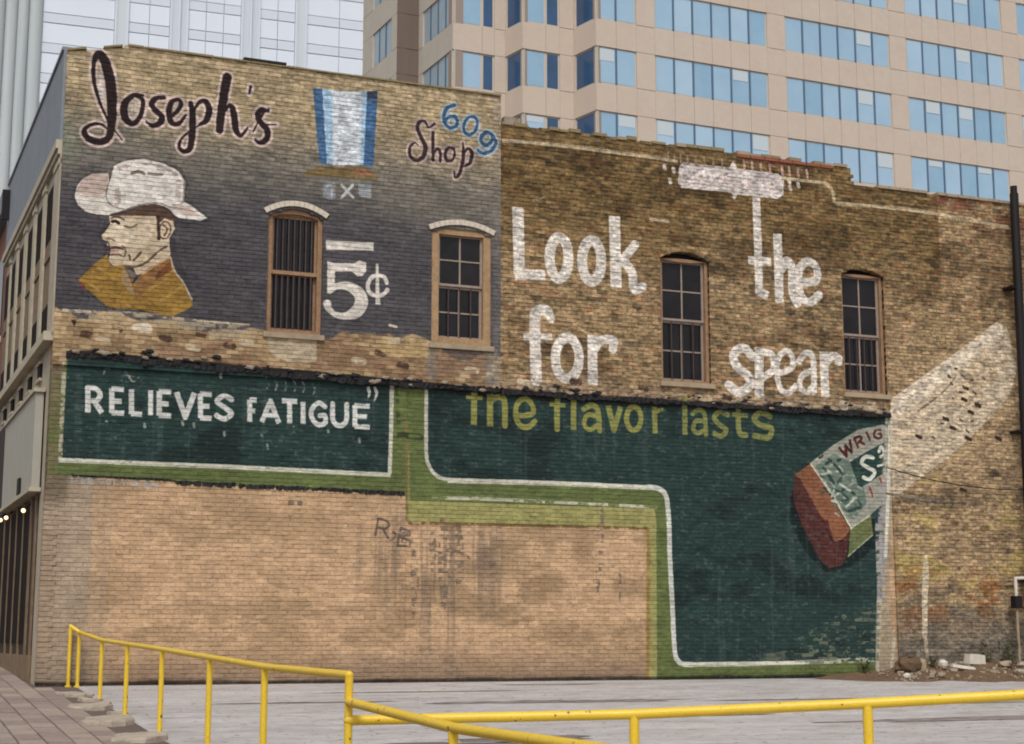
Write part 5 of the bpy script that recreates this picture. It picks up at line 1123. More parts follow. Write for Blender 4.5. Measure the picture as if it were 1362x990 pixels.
arch(OPEN[0], bA, WHITEP, 'arch_brick', .10, -.10, .05, lift=.05)
arch(OPEN[1], bA, WHITEP, 'arch_brick', .10, -.10, .04, lift=.05)
arch(OPEN[2], bB, M_WALL, 'arch_brick', .11, -.055, .0, lift=.0)
arch(OPEN[3], bB, M_WALL, 'arch_brick', .11, -.055, .0, lift=.0)
for op, par, m_ in ((OPEN[0], bA, STONE), (OPEN[1], bA, STONE), (OPEN[2], bB, STONE), (OPEN[3], bB, STONE)):
    mb = MB(); mb.box(op[0] - .05, -.12, op[2] - .09, op[1] + .05, .22, op[2] + .005)
    o = mb.build('window_sill', m_); toB(o) if par is bB else setattr(o, 'parent', par)
# grey pilaster strip below the second window
# ------------------------------------------------------------------ tar flashing left from the vanished roof
def flashing(name, par, x0, x1, zf, hf, y0, y1, step=.035):
    mb = MB(); x = x0; up = []
    a = random.uniform(0, 1); b_ = random.uniform(0, 1)
    while x < x1:
        a += (random.uniform(0, 1) - a) * .62; b_ += (random.uniform(-.1, 1.15) - b_) * .62
        h = hf(x); up.append((x, zf(x) + h * (.35 + .45 * a), zf(x) - h * (.3 + .5 * b_), y0 + random.uniform(-.02, .02), y0 + random.uniform(-.015, .03)))
        x += step * random.uniform(.6, 1.4)
    for p, q in zip(up[:-1], up[1:]):
        mb.poly([(p[0], p[4], p[2]), (q[0], q[4], q[2]), (q[0], q[3], q[1]), (p[0], p[3], p[1])])
        mb.poly([(p[0], p[3], p[1]), (q[0], q[3], q[1]), (q[0], y1, q[1] + .02), (p[0], y1, p[1] + .02)])
        mb.poly([(p[0], p[4], p[2]), (q[0], q[4], q[2]), (q[0], y1, q[2]), (p[0], y1, p[2])])
    o = mb.build(name, TAR); toB(o) if par is bB else setattr(o, 'parent', par)
    return o
zled = lambda x: 5.62 - .03 * x if x < 6 else 5.44 + .006 * (x - 6)
flashing('tar_flashing', bA, .22, XB, lambda x: 5.63 - .033 * x if x < 5.5 else 5.45, lambda x: .07 + .03 * math.sin(x * 5), -.095, .02)
flashing('tar_flashing', bB, XB + .01, XR + .02, lambda x: 5.43, lambda x: .085 + .025 * math.sin(x * 4), -.085, .02)
flashing('lower_tar_flashing', bA, .42, 6.4, lambda x: 3.50 - .012 * x + (.04 if x < 2.2 else 0), lambda x: .06 if x > 2.2 else .02, -.03, .01)
# mortar lumps stuck along the scar
lm = []
for k in range(4):
    b = MB(); b.ball((0, 0, 0), .035, 7, 5, .6)
    b.v = [(v[0] * random.uniform(.7, 1.5), v[1] * random.uniform(.8, 1.2), v[2] * random.uniform(.7, 1.3)) for v in b.v]
    lm.append(b.mesh('mortar_lump', [MORTB, TAR][k % 2]))
for k in range(130):
    x = random.uniform(.3, 17); par = bA if x < XB else bB
    o = link('mortar_lump', random.choice(lm), par)
    z = (5.72 - .033 * x if x < 5.5 else 5.52) + random.gauss(.0, .05)
    o.location = Vector((x, -.1, z)) - Vector(par.location); s_ = random.uniform(.6, 1.9); o.scale = (s_ * 1.5, .8, s_)
# parapet coping: thin tiles, chipped; loose bricks on the right parapet
for par, x0, x1, zf in ((bA, .0, 1.02, lambda x: 11.1 + .22 * x), (bA, 1.05, XB, lambda x: 11.33)):
    x = x0
    while x < x1 - .1:
        l = min(random.uniform(.28, .36), x1 - x); z = zf(x) - .015
        if random.random() > .12:
            mb = MB(); z2 = z + (.22 * l if x < 1.02 else 0); h = random.uniform(.025, .04)
            mb.hexa([(x + .005, -.10, z), (x + l - .005, -.10, z2), (x + l - .005, .32, z2), (x + .005, .32, z), (x + .005, -.10, z + h), (x + l - .005, -.10, z2 + h), (x + l - .005, .32, z2 + h), (x + .005, .32, z + h)])
            mb.build('coping_tile', COPE, par)
        x += l
x = XB + .02
while x < 23.8:
    l = random.uniform(.2, .34); t = top_of(x)
    if abs(x - 16.36) > .3 and random.random() > (.22 if x < 16 else .1):
        mb = MB(); d = random.uniform(-.06, .03) if x < 16.3 else random.uniform(-.02, .01); h = random.uniform(.045, .075) if x < 16.3 else .06
        mb.box(x, -.07, t - .03 + d * .4, x + l - .012, .3, t - .03 + h + d * .4)
        toB(mb.build('coping_brick', [STONE, COPE, MORTB][random.choice([0, 1, 1, 2]) if x < 16.3 else 0]))
    x += l
for x, z, sx in ((8.34, 10.87, .34),):
    mb = MB(); mb.box(x, -.06, z - .06, x + sx, .1, z + .05); toB(mb.build('coping_brick', MORTB if x < 9 else ARCHD))
mb = MB(); mb.box(3.15, -.11, 11.35, 3.95, .3, 11.395); mb.build('metal_cap', BLACKP, bA)
# red terracotta strip over the plaque
for k in range(7):
    mb = MB(); x = 13.55 + k * .34; mb.box(x, -.075, 10.70, x + .32, .0, 10.76); toB(mb.build('terracotta_block', mat('terracotta', srgb(146, 84, 66), .8, noise=[(8, .5, srgb(110, 70, 58))]) if k == 0 else bpy.data.materials['terracotta']))

# ------------------------------------------------------------------ street front of the corner building (seen very obliquely)
mb = MB()
mb.fbox(FP, 0.0, FL, -.2, 11.0, -.3, -.012); mb.build('front_wall', FACB, bA)
mb = MB(); mb.fbox(FP, .0, FL, 9.46, 11.12, -.3, .05); mb.build('parapet', FACG, bA)
mb = MB(); mb.fbox(FP, .0, FL, 9.30, 9.46, -.1, .11); mb.fbox(FP, .0, FL, 9.20, 9.30, -.1, .07); mb.build('cornice', TRIM, bA)
mb = MB(); mb.fbox(FP, .0, FL, 11.12, 11.18, -.34, .08); mb.build('parapet_cap', FACG, bA)
ws = [.95, 2.5, 4.05, 5.65, 7.15, 8.5]
for k, s0 in enumerate(ws):
    mb = MB(); mb.fbox(FP, s0 - .14, s0 + .95, 6.2, 8.95, -.3, -.006)
    W_ = mb.build('front_window', DARKW, bA)
    for za, zb_, m_ in ((6.28, 6.7, VOID), (6.7, 7.54, BROWN), (7.6, 7.9, BROWN), (7.9, 8.88, VOID)):
        mb = MB(); mb.fbox(FP, s0 - .1, s0 + .9, za, zb_, -.2, .002 if m_ is BROWN else .004); o = mb.build('pane' if m_ is VOID else 'reflection_pane', m_, W_)  # brown middle panes carry the pale reflection in the glass as colour
    mb = MB(); mb.fbox(FP, s0 - .1, s0 + .75, 7.54, 7.6, -.1, .03); o = mb.build('meeting_rail', BROWN, W_)
edges = [0.0] + [s + .8 for s in ws[:-1]] + [FL - .25]
for s0, s1 in [(0.0, .74)] + [(ws[i] + 1.0, ws[i + 1] - .16) for i in range(5)]:
    mb = MB(); mb.fbox(FP, s0, s1, 5.95, 9.2, -.1, .03); mb.build('pilaster', TRIM if s0 else FACB, bA)
    mb = MB(); mb.fbox(FP, s0 - (.03 if s0 else 0), s1 + .04, 9.02, 9.12, -.1, .05); mb.build('capital', TRIM, bA)
mb = MB(); mb.fbox(FP, 0, FL, 5.86, 6.02, -.1, .16); mb.build('sill_course', TRIM, bA)
for k in range(6):
    for zz in (5.42, ):
        s0 = 1.45 + k * 1.55
        mb = MB(); mb.fbox(FP, s0, s0 + .5, zz, zz + .26, -.02, .02); V_ = mb.build('vent', VOID, bA)
        mb = MB(); mb.fbox(FP, s0 - .05, s0 + .55, zz - .05, zz, -.02, .05); mb.fbox(FP, s0 - .05, s0 + .55, zz + .26, zz + .31, -.02, .05); mb.build('vent_frame', TRIM, V_)
mb = MB(); mb.fbox(FP, .75, 5.9, 3.38, 5.06, .02, .16); Bd = mb.build('sign_board', BOARD, bA)
mb = MB(); mb.fbox(FP, .7, 5.95, 5.06, 5.13, .0, .2); mb.fbox(FP, .7, 5.95, 3.31, 3.38, .0, .2); mb.build('board_edge', TRIM, Bd)
mb = MB(); mb.fbox(FP, 2.4, 2.75, 3.4, 3.7, .17, .2); mb.build('black_mark', BLACKP, Bd)
mb = MB(); mb.fbox(FP, 6.2, FL, 3.3, 5.2, .02, .1); mb.build('dark_board', DARKW, bA)
# storefront: dark openings between posts
mb = MB(); mb.fbox(FP, .95, FL, .12, 3.28, -.1, .0); mb.build('shopfront', DARKW, bA)
for s0 in (1.0, 1.75, 2.9, 4.05, 5.2, 6.4, 7.6, 8.9):
    mb = MB(); mb.fbox(FP, s0, s0 + .16, .1, 3.28, -.02, .03); mb.build('shopfront_post', BROWN, bA)
for i, s0 in enumerate((1.95, 3.1, 4.25, 5.4, 6.6)):
    mb = MB(); mb.fbox(FP, s0 - .05, s0 + .95, .7, 3.2, -.02, .02); mb.build('shop_window', VOID, bA)
mb = MB(); mb.fbox(FP, .95, FL, -.1, .5, -.1, .05); mb.build('shopfront_base', BROWN, bA)
for i, (s0, z_, mm) in enumerate(((1.4, 3.02, BULB), (4.4, 3.1, BULB), (6.3, 3.16, BULBR), (5.5, 3.13, BULB))):
    p = Vector(FP(s0, .2, z_)); mb = MB(); mb.tube(p + Vector((.12, 0, .12)), p + Vector((0, 0, .06)), .015, n=6); L_ = mb.build('shop_lamp', BLACKP, bA)
    mb = MB(); mb.ball(p, .04); mb.build('bulb', mm, L_, smooth=True)
# bracket sign at the far end
mb = MB(); mb.fbox(FP, 8.9, 9.0, 10.2, 10.9, .05, .22); mb.fbox(FP, 8.92, 8.98, 10.4, 10.5, .0, .06); mb.build('bracket_sign', BLACKP, bA)
# corner bricks, toothed and weathered, round the street end of the painted wall
for k in range(38):
    z = .05 + k * .085
    mb = MB(); o_ = .012 if k % 2 else .03
    mb.box(-.012 - o_ * .3, -.022 - (o_ * .2), z, .16 + (.06 if k % 2 else 0), .12, z + .074)
    mb.build('corner_brick', M_WALL, bA)

# neighbour further up the street
nb = setp(empty('neighbour_building', FP(FL + .3, 0, 0)), 'reddish brick building with pale cornice beyond the corner building, at the left edge', 'building')
def nbpart(name, mb, m):
    o = mb.build(name, m); o.parent = nb; o.location = -Vector(nb.location); return o
mb = MB(); mb.fbox(FP, FL + .3, FL + 22, -.1, 10.6, -6, -.05); nbpart('wall', mb, REDB)
mb = MB(); mb.fbox(FP, FL + .3, FL + 22, 10.6, 11.1, -6, .15); nbpart('cornice', mb, FACG)
for k in range(8):
    for zz in (4.6, 7.8):
        mb = MB(); s0 = FL + 1.2 + k * 2.5; mb.fbox(FP, s0, s0 + 1.1, zz, zz + 2, -.3, -.03); w_ = nbpart('window', mb, GLASSD)
        mb = MB(); mb.fbox(FP, s0 - .1, s0 + 1.2, zz - .15, zz, -.1, .06); o = mb.build('sill', TRIM, w_)
mb = MB(); mb.fbox(FP, FL + .3, FL + 22, .1, 3.4, -.3, .0); nbpart('shopfront', mb, DARKW)

# ------------------------------------------------------------------ yellow pipe railings
def rail(name, label, grp, top, posts, rad, cap=None):
    root = setp(empty(name, posts[0][0]), label, 'railing', grp)
    base = Vector(root.location)
    def p(nm, mb): o = mb.build(nm, YEL, root); o.location = -base; autosmooth(o); return o
    mb = MB()
    for a, b in zip(top[:-1], top[1:]): mb.tube(a, b, rad, n=14)
    for q in top[1:-1]: mb.ball(q, rad * 1.02, 12, 8)
    mb.ball(top[0], rad * 1.02, 12, 8); mb.ball(top[-1], rad * 1.02, 12, 8)
    p('top_rail', mb)
    for (b_, t_) in posts:
        mb = MB(); mb.tube((b_[0], b_[1], b_[2] - .1), t_, rad * .96, n=14); o = p('post', mb)
        mb = MB(); mb.tube((b_[0], b_[1], b_[2] - .01), (b_[0], b_[1], b_[2] + .02), rad * 1.7, n=12); f = mb.build('base_collar', YEL, o)
    return root
CXY = Vector((-2.637, -27.918)); ca_, sa_ = math.cos(R(21.8)), math.sin(R(21.8))
def cw(Xc, D): return (CXY.x + Xc * ca_ + D * sa_, CXY.y - Xc * sa_ + D * ca_)
def line(D): return cw(3.53 - .4 * D, D)
Ds = [26.95, 24.3, 21.9, 19.3, 16.6, 14.3, 11.8]
tz = lambda D: .78 - np.interp(D, [11.8, 14.3, 19.3, 24.3, 28.8], [.262, .245, .124, .02, -.2])
xw, yw = .50, -.13
posts = [((xw, yw, gz(xw, yw)), (xw, yw, .99))]; topl = [(xw, yw, .99)]
for D in Ds:
    x, y = line(D); t = (x, y, float(tz(D))); posts.append(((x, y, gz(x, y)), t)); topl.append(t)
rail('yellow_railing', 'long yellow pipe railing with eight posts running up beside the sidewalk to the wall', 'yellow pipe railings', topl, posts, .032)
x8, y8 = line(11.8)
# lower rail continuing towards the viewer
top2 = [(x8, y8, .78 - .453)]; posts2 = []
for D in (9.7, 7.6, 5.5):
    x, y = line(D); z = .78 - {9.7: .525, 7.6: .52, 5.5: .56}[D]
    top2.append((x, y, z)); posts2.append(((x, y, gz(x, y)), (x, y, z)))
rail('yellow_railing', 'short lower yellow rail slanting towards the viewer from the end post', 'yellow pipe railings', top2, posts2, .033)
top3 = [(x8, y8, .78 - .585)]; posts3 = []
for (px, yy, D) in ((842, 948, 11.6), (1150, 934, 11.3), (1430, 919, 11.1)):
    Xc = (px - 681) / 2137 * D; x, y = cw(Xc, D); z = .78 - (yy - 850) / 2137 * D
    top3.append((x, y, z)); posts3.append(((x, y, gz(x, y)), (x, y, z)))
top3.append((top3[-1][0] + 1.5, top3[-1][1] - .6, top3[-1][2] + .06))
rail('yellow_railing', 'yellow pipe rail crossing in front of the lot to the right edge', 'yellow pipe railings', top3, posts3, .037)

# ------------------------------------------------------------------ broken kerb pieces, pole, debris
def chunk(name, label, x, y, z, sx, sy, sz, m, rz=0, seed=0, grp=None, cat='rubble', tilt=(0, 0)):
    rd = random.Random(seed); b = MB(); n, k = 9, 5
    for a in range(k + 1):
        for c in range(n):
            p = math.pi * a / k; t = 2 * math.pi * c / n
            vx, vy, vz = math.sin(p) * math.cos(t), math.sin(p) * math.sin(t), math.cos(p)
            q = max(abs(vx), abs(vy), abs(vz)); f = (1 / q) * .6 + .4; j = rd.uniform(.82, 1.12)
            b.v.append((vx * f * j * sx / 2, vy * f * j * sy / 2, vz * f * j * sz / 2))
    for a in range(k):
        for c in range(n):
            c2 = (c + 1) % n; b.f.append((a * n + c, (a + 1) * n + c, (a + 1) * n + c2, a * n + c2))
    o = b.build(name, m); o.location = (x, y, z + sz * .38); o.rotation_euler = (tilt[0], tilt[1], rz)
    return setp(o, label, cat, grp)
from math import pi
def slab(name, label, x, y, z, sx, sy, sz, m, rz, seed, grp, cat, tilt):
    rd = random.Random(seed); b = MB(); n = 13; R0 = []
    for k in range(n):
        t = 2 * math.pi * k / n; q = max(abs(math.cos(t)), abs(math.sin(t)))
        f = rd.uniform(.78, 1.05) / q ** .8; R0.append((math.cos(t) * f * sx / 2, math.sin(t) * f * sy / 2))
    for (s_, zz) in ((1.03, -.06), (1, sz * .22), (.96, sz * .3)):
        for (vx, vy) in R0: b.v.append((vx * s_, vy * s_, zz + rd.uniform(-.012, .012)))
    b.v.append((0, 0, sz * .33))
    for a in range(2):
        for c in range(n):
            c2 = (c + 1) % n; b.f.append((a * n + c, a * n + c2, (a + 1) * n + c2, (a + 1) * n + c))
    for c in range(n): b.f.append((2 * n + c, 2 * n + (c + 1) % n, 3 * n))
    o = b.build(name, m); o.location = (x, y, z); o.rotation_euler = (tilt[0], tilt[1], rz)
    return setp(o, label, cat, grp)
rub = [(.42, -1.9, .5, .9, .10, 'flat pale slab of broken kerb nearest the wall beside the first posts'),
       (.36, -4.2, .55, 1.1, .13, 'long cracked kerb piece beside the third yellow post'),
       (.50, -3.1, .3, .4, .12, 'small brownish concrete lump between the second and third posts'),
       (.30, -6.4, .6, 1.3, .14, 'wide broken kerb slab beside the fourth yellow post'),
       (.60, -5.3, .25, .35, .09, 'little concrete fragment on the lot edge before the fourth post'),
       (.38, -8.6, .6, 1.0, .14, 'tilted kerb slab at the foot of the fifth yellow post'),
       (.35, -10.6, .5, 1.2, .12, 'low kerb slab below the picture-bottom stretch of the railing')]
for i, (x, y, sx, sy, sz, lb) in enumerate(rub):
    sx *= 1.15
    slab('broken_kerb', lb, x, y, gz(x, y), sx, sy, sz, KERB, .1 * (-1) ** i, i, 'broken kerb pieces along the railing', 'kerb piece', (.02, .05 * (-1) ** i))
pl = setp(empty('black_pole', (20.36, -.35, 0)), 'tall black pole standing against the wall at the right edge', 'pole')
mb = MB(); mb.tube((0, 0, -.2), (0, 0, 3.3), .12, .11, 14); mb.tube((0, 0, 3.3), (.06, 0, 10.55), .105, .095, 14); autosmooth(mb.build('shaft', BLACKP, pl))
mb = MB(); mb.tube((.06, 0, 10.5), (.06, 0, 10.72), .075, n=12); mb.build('cap', BLACKP, pl)
for z in (2.0, 5.2, 8.4): mb = MB(); mb.box(-.14, -.02, z, .14, .34, z + .05); mb.build('bracket', BLACKP, pl)
pp = setp(empty('white_pipe', (20.0, -.3, 1.0)), 'short white pipe bend with a dark valve box beside the pole at the right edge', 'pipe')
mb = MB(); mb.tube((-.05, 0, .5), (-.05, 0, 1.05), .035); mb.tube((-.05, 0, 1.05), (.9, 0, 1.08), .035); mb.ball((-.05, 0, 1.05), .036); autosmooth(mb.build('pipe_bend', WHITES, pp))
mb = MB(); mb.box(-.14, -.08, .42, .04, .08, .68); mb.build('valve_box', BLACKP, pp)
mb = MB(); mb.tube((-.05, 0, -.8), (-.05, 0, .42), .03); mb.build('riser', STONE, pp)
# dirt bank at the foot of the right end
b = MB(); nx, ny = 110, 16
rd = np.random.RandomState(3); nz_ = rd.rand(ny + 1, nx + 1)
for j in range(ny + 1):
    for i in range(nx + 1):
        x = 15.0 + (26 - 15.0) * i / nx; v = j / ny; y = -.0 - v * min(1, .25 + (x - 15) / 2.2) * (1.45 + .25 * math.sin(x * 2.1) + .15 * math.sin(x * 5.3))
        grow = min(1, max(0, (x - 15.0) / 3.0)) ; h = grow * (.30 * (1 - v) ** .8 + .07 * math.sin(x * 3.7 + v * 4) * (1 - v) + .05 * (nz_[j, i] - .5) * 2 * (1 - v * .8))
        b.v.append((x, y, gz(x, y) + max(h, 0) * (1 if j < ny else 0) - (.03 if j == ny else 0) + .004))
for j in range(ny):
    for i in range(nx): b.f.append((j * (nx + 1) + i, (j + 1) * (nx + 1) + i, (j + 1) * (nx + 1) + i + 1, j * (nx + 1) + i + 1))
o = link('dirt_bank', b.mesh('dirt_bank', DIRT)); o['kind'] = 'structure'
def bank(x, y):
    v = min(1, -y / 1.7); return gz(x, y) + min(1, max(0, (x - 15.0) / 3.0)) * .30 * (1 - v) ** .8
deb = [('concrete_block', 'white rectangular block lying on the dirt bank', 18.75, -.35, .42, .2, .2, WHITES, .05, 0),
       ('wooden_plank', 'thin pale plank lying tilted on the dirt in front of the white block', 18.15, -.75, .5, .12, .06, WHITES, -.25, .1),
       ('white_stone', 'round white stone left of the white block', 17.95, -.35, .17, .16, .18, WHITES, 0, 0),
       ('white_stone', 'small white stone at the front edge of the dirt bank', 16.55, -1.05, .16, .14, .13, WHITES, .3, 0),
       ('brown_stone', 'rounded brown clod at the left end of the dirt bank', 17.0, -.5, .62, .4, .36, DIRT, .2, 0),
       ('beige_stone', 'beige upright stone leaning by the brown clod', 17.32, -.5, .16, .14, .3, STONE, 0, .3),
       ('grey_stone', 'grey stone near the white pipe at the right end of the bank', 19.8, -.7, .35, .3, .2, KERB, .3, 0),
       ('grey_stone', 'flat grey stone below the black pole', 19.3, -1.1, .3, .25, .14, KERB, .9, 0),
       ('beige_stone', 'low beige stone half buried right of the white block', 19.5, -.4, .4, .25, .16, STONE, .5, 0)]
for i, (nm, lb, x, y, sx, sy, sz, m_, rz, tl) in enumerate(deb):
    if nm in ('concrete_block', 'wooden_plank'):
        b = MB(); e = .012
        b.hexa([(-sx / 2, -sy / 2, 0), (sx / 2, -sy / 2, 0), (sx / 2, sy / 2, 0), (-sx / 2, sy / 2, 0), (-sx / 2 + e, -sy / 2 + e, sz), (sx / 2 - e, -sy / 2 + e, sz - .01), (sx / 2 - e * 2, sy / 2 - e, sz), (-sx / 2 + e, sy / 2 - e, sz)])
        o = b.build(nm, m_); o.location = (x, y, bank(x, y) + .03); o.rotation_euler = (.05, tl + .04, rz); setp(o, lb, 'debris', 'debris on the dirt bank'); continue
    chunk(nm, lb, x, y, bank(x, y) - .03, sx, sy, sz, m_, rz, 20 + i, 'debris on the dirt bank', 'debris', (0, tl))
b = MB()
for k in range(60):
    x = random.uniform(16.6, 23); y = -random.uniform(.05, 1.1); q = random.uniform(.03, .07); z = bank(x, y); a = random.uniform(0, 3)
    c_, s_ = math.cos(a) * q, math.sin(a) * q; t = random.uniform(-.01, .02)
    b.hexa([(x - c_ + s_ * .5, y - s_ - c_ * .5, z - .02), (x + c_ + s_ * .5, y + s_ - c_ * .5, z - .02), (x + c_ - s_ * .5, y + s_ + c_ * .5, z - .02), (x - c_ - s_ * .5, y - s_ + c_ * .5, z - .02),
            (x - c_ + s_ * .5, y - s_ - c_ * .5, z + q * .6), (x + c_ + s_ * .5, y + s_ - c_ * .5, z + q * .6 + t), (x + c_ - s_ * .5, y + s_ + c_ * .5, z + q * .6 + t), (x - c_ - s_ * .5, y - s_ + c_ * .5, z + q * .6)])
o = link('brick_rubble', b.mesh('brick_rubble', KERB)); setp(o, 'small crumbs of broken masonry strewn on the dirt bank', 'rubble', kind='stuff')
# small stones scattered on the bank: too many to count
b = MB()
for k in range(420):
    x = random.uniform(16.2, 24); y = -random.uniform(.05, 1.5); r_ = random.uniform(.01, .035)
    i0 = len(b.v); b.ball((x, y, bank(x, y) + r_ * .2), r_, 5, 3, .7)
    b.v[i0:] = [(v[0] + random.uniform(-.3, .3) * r_, v[1], v[2] + random.uniform(-.2, .2) * r_) for v in b.v[i0:]]
o = link('gravel', b.mesh('gravel', STONE)); setp(o, 'loose gravel scattered over the dirt bank', 'gravel', kind='stuff')
def weed(x, y, h, n, label, seed):
    rd = random.Random(seed); r0 = setp(empty('weed', (x, y, bank(x, y) - .02)), label, 'weed', 'weeds on the dirt bank')
    b = MB(); st = MB()
    for k in range(n):
        a = rd.uniform(0, 6.28); l = h * rd.uniform(.5, 1); ex = math.cos(a) * l * .45; ey = math.sin(a) * l * .45
        st.tube((0, 0, 0), (ex, ey, l), .005, .002, 5)
        for q in range(7):
            t = rd.uniform(.25, 1); c = Vector((ex * t, ey * t, l * t)); d = Vector((rd.uniform(-1, 1), rd.uniform(-1, 1), rd.uniform(-.3, .8))).normalized() * rd.uniform(.04, .09)
            s2 = d.cross(Vector((0, 0, 1))).normalized() * .018
            b.poly([c, c + d * .5 + s2, c + d, c + d * .5 - s2])
    st.build('stem', LEAF, r0); o = b.build('leaves', LEAF, r0)
weed(19.15, -.25, .5, 14, 'sparse weed growing behind the white block', 1)
weed(19.75, -.2, .75, 16, 'taller weed against the wall left of the black pole', 2)
weed(17.75, -.3, .25, 10, 'low weed between brown clod and round white stone', 3)
weed(16.2, -.12, .3, 12, 'small weed at the foot of the green mural', 4)
# stains and cracks in the lot
def flat(name, label, x, y, rx, ry, m, seed, n=22, dz=.006):
    rd = random.Random(seed); b = MB(); P = []
    for k in range(n):
        t = 2 * math.pi * k / n; f = rd.uniform(.6, 1.15)
        px_, py_ = x + rx * f * math.cos(t), y + ry * f * math.sin(t); P.append((px_, py_, gz(px_, py_) + dz))
    c = (x, y, gz(x, y) + dz)
    for k in range(n): b.poly([c, P[k], P[(k + 1) % n]])
    return setp(b.build(name, m), kind='structure')
STAIN = mat('damp_stain', srgb(96, 84, 80), .7, noise=[(3, .7, srgb(150, 142, 140))], stretch=(.4, 1, 1))
CRACK = mat('tarred_crack', srgb(110, 98, 92), .9, noise=[(4, .7, srgb(160, 152, 148))])
flat('damp_stain', '', 4.75, -9.9, .95, .7, STAIN, 1)
flat('damp_stain', '', 3.2, -10.4, 1.1, .4, STAIN, 2); flat('damp_stain', '', 8.6, -7.2, 1.5, .12, CRACK, 3)
flat('damp_stain', '', 11.5, -4.8, 1.9, .10, CRACK, 4); flat('damp_stain', '', 8.9, -.9, 1.1, .12, CRACK, 5)
flat('damp_stain', '', 7.5, -4.5, 2.6, .3, CRACK, 8); flat('damp_stain', '', 3.5, -4.0, 1.6, .16, CRACK, 9); flat('damp_stain', '', 12.5, -8.5, 2.6, .3, CRACK, 10)
flat('damp_stain', '', 14.0, -6.0, 2.2, .13, CRACK, 6); flat('damp_stain', '', 6.0, -2.2, 2.4, .10, CRACK, 7)
# thin sagging cable across the bare brick
mb = MB(); a = Vector((17.0, -.06, 4.32)); b_ = Vector((20.3, -.3, 3.95)); pr = a
for k in range(1, 13):
    t = k / 12; q = a.lerp(b_, t) + Vector((0, 0, -.12 * 4 * t * (1 - t))); mb.tube(pr, q, .012, n=5, cap=False); pr = q
setp(mb.build('cable', BLACKP), 'thin dark cable sagging across the bare brick to the pole', 'cable')

# ------------------------------------------------------------------ office tower, pinkish panels and blue glass
def px_dir(deg):
    t = R(deg); return Vector((ca_ * math.sin(t) + sa_ * math.cos(t), -sa_ * math.sin(t) + ca_ * math.cos(t), 0))
TW = Vector((41.775, 67.406, 0)); E1 = px_dir(66.5)
tower = setp(empty('office_tower', TW), 'pinkish concrete office tower with rows of pale blue windows above the right building', 'building')
FLH, ZB = 4.68, 4.0            # storey height; windows from ZB + k*FLH
ztop = [41.5 - FLH * 3 + FLH * k for k in range(0, 7)]     # head of the windows, storey by storey
def frame(org, d, out_sign=1):
    n = Vector((d.y, -d.x, 0)) * out_sign
    return (lambda s, o, z: tuple(Vector((org.x, org.y, 0)) + d * s + n * o + Vector((0, 0, z))))
def tpart(name, mb, m, par=None):
    o = mb.build(name, m)
    if par is None: o.parent = tower; o.location = -TW
    else: o.parent = par
    return o
def face(F, L, wins, glass, npane, wallm=PREC, mull=True, panels=True):
    """one facade strip from s=0 to L; wins: list of (s0, s1) glazed bands"""
    zt0, zt1 = ztop[0] - FLH * 1.2, ztop[-1] + FLH * .4
    mb = MB(); mb.fbox(F, 0, L, 0, zt1 + 2, -.8, -.22); tpart('core_wall', mb, JOINT)
    mb = MB(); mb.fbox(F, 0, L, 0, ztop[0] - 2.7, -.3, -.0); tpart('lower_wall', mb, wallm)
    xs = [0.] + [q for w_ in wins for q in w_] + [L]
    piers = [(xs[i], xs[i + 1]) for i in range(0, len(xs), 2) if xs[i + 1] - xs[i] > .02]
    for s0, s1 in piers:
        for zt in ztop:
            mb = MB(); mb.fbox(F, s0, s1, zt - 2.68, zt - .03, -.3, .0); tpart('pier_panel', mb, wallm)
            mb = MB(); mb.fbox(F, s0, s1, zt + .0, zt + FLH - 2.72, -.3, .0); tpart('spandrel_panel', mb, wallm)
    for s0, s1 in wins:
        n = npane if isinstance(npane, int) else npane[wins.index((s0, s1))]
        for zt in ztop:
            for k in range(n):
                a = s0 + (s1 - s0) * k / n; b = s0 + (s1 - s0) * (k + 1) / n
                mb = MB(); mb.fbox(F, a + .012, b - .012, zt + .0, zt + FLH - 2.72, -.3, .0); tpart('spandrel_panel', mb, wallm)
            mb = MB()
            mb.fbox(F, s0, s1, zt - 2.7, zt, -.25, -.1); W_ = tpart('window', mb, PREC2)
            for k in range(n):
                a = s0 + (s1 - s0) * k / n; b = s0 + (s1 - s0) * (k + 1) / n
                mb = MB(); mb.fbox(F, a + (.03 if k else .13), b - (.03 if k < n - 1 else .13), zt - 2.58, zt - .1, -.24, -.09 + random.uniform(-.01, .01)); gl = glass[wins.index((s0, s1))] if isinstance(glass, list) else glass; tpart('pane', mb, random.choice((BGLS, BGLS, BG2, BG3)) if gl is BGLS else gl, W_)
                if gl is BGLS and random.random() < .14:
                    mb = MB(); hb = random.uniform(.4, 1.3); mb.fbox(F, a + .16, b - .16, zt - .12 - hb, zt - .12, -.1, -.07); tpart('blind', mb, BLND, W_)
                if k and mull:
                    mb = MB(); mb.fbox(F, a - .07, a + .07, zt - 2.62, zt - .06, -.2, -.04); tpart('mullion', mb, TMUL, W_)
# main facade to the right
F1 = frame(TW, E1)
W1 = [(0.0, 3.2)] + [(4.65 + 10.93 * k, 4.65 + 10.93 * k + 9.4) for k in range(4)]
face(F1, 4.65 + 10.93 * 4, W1, BGLS, [2, 6, 6, 6, 6])
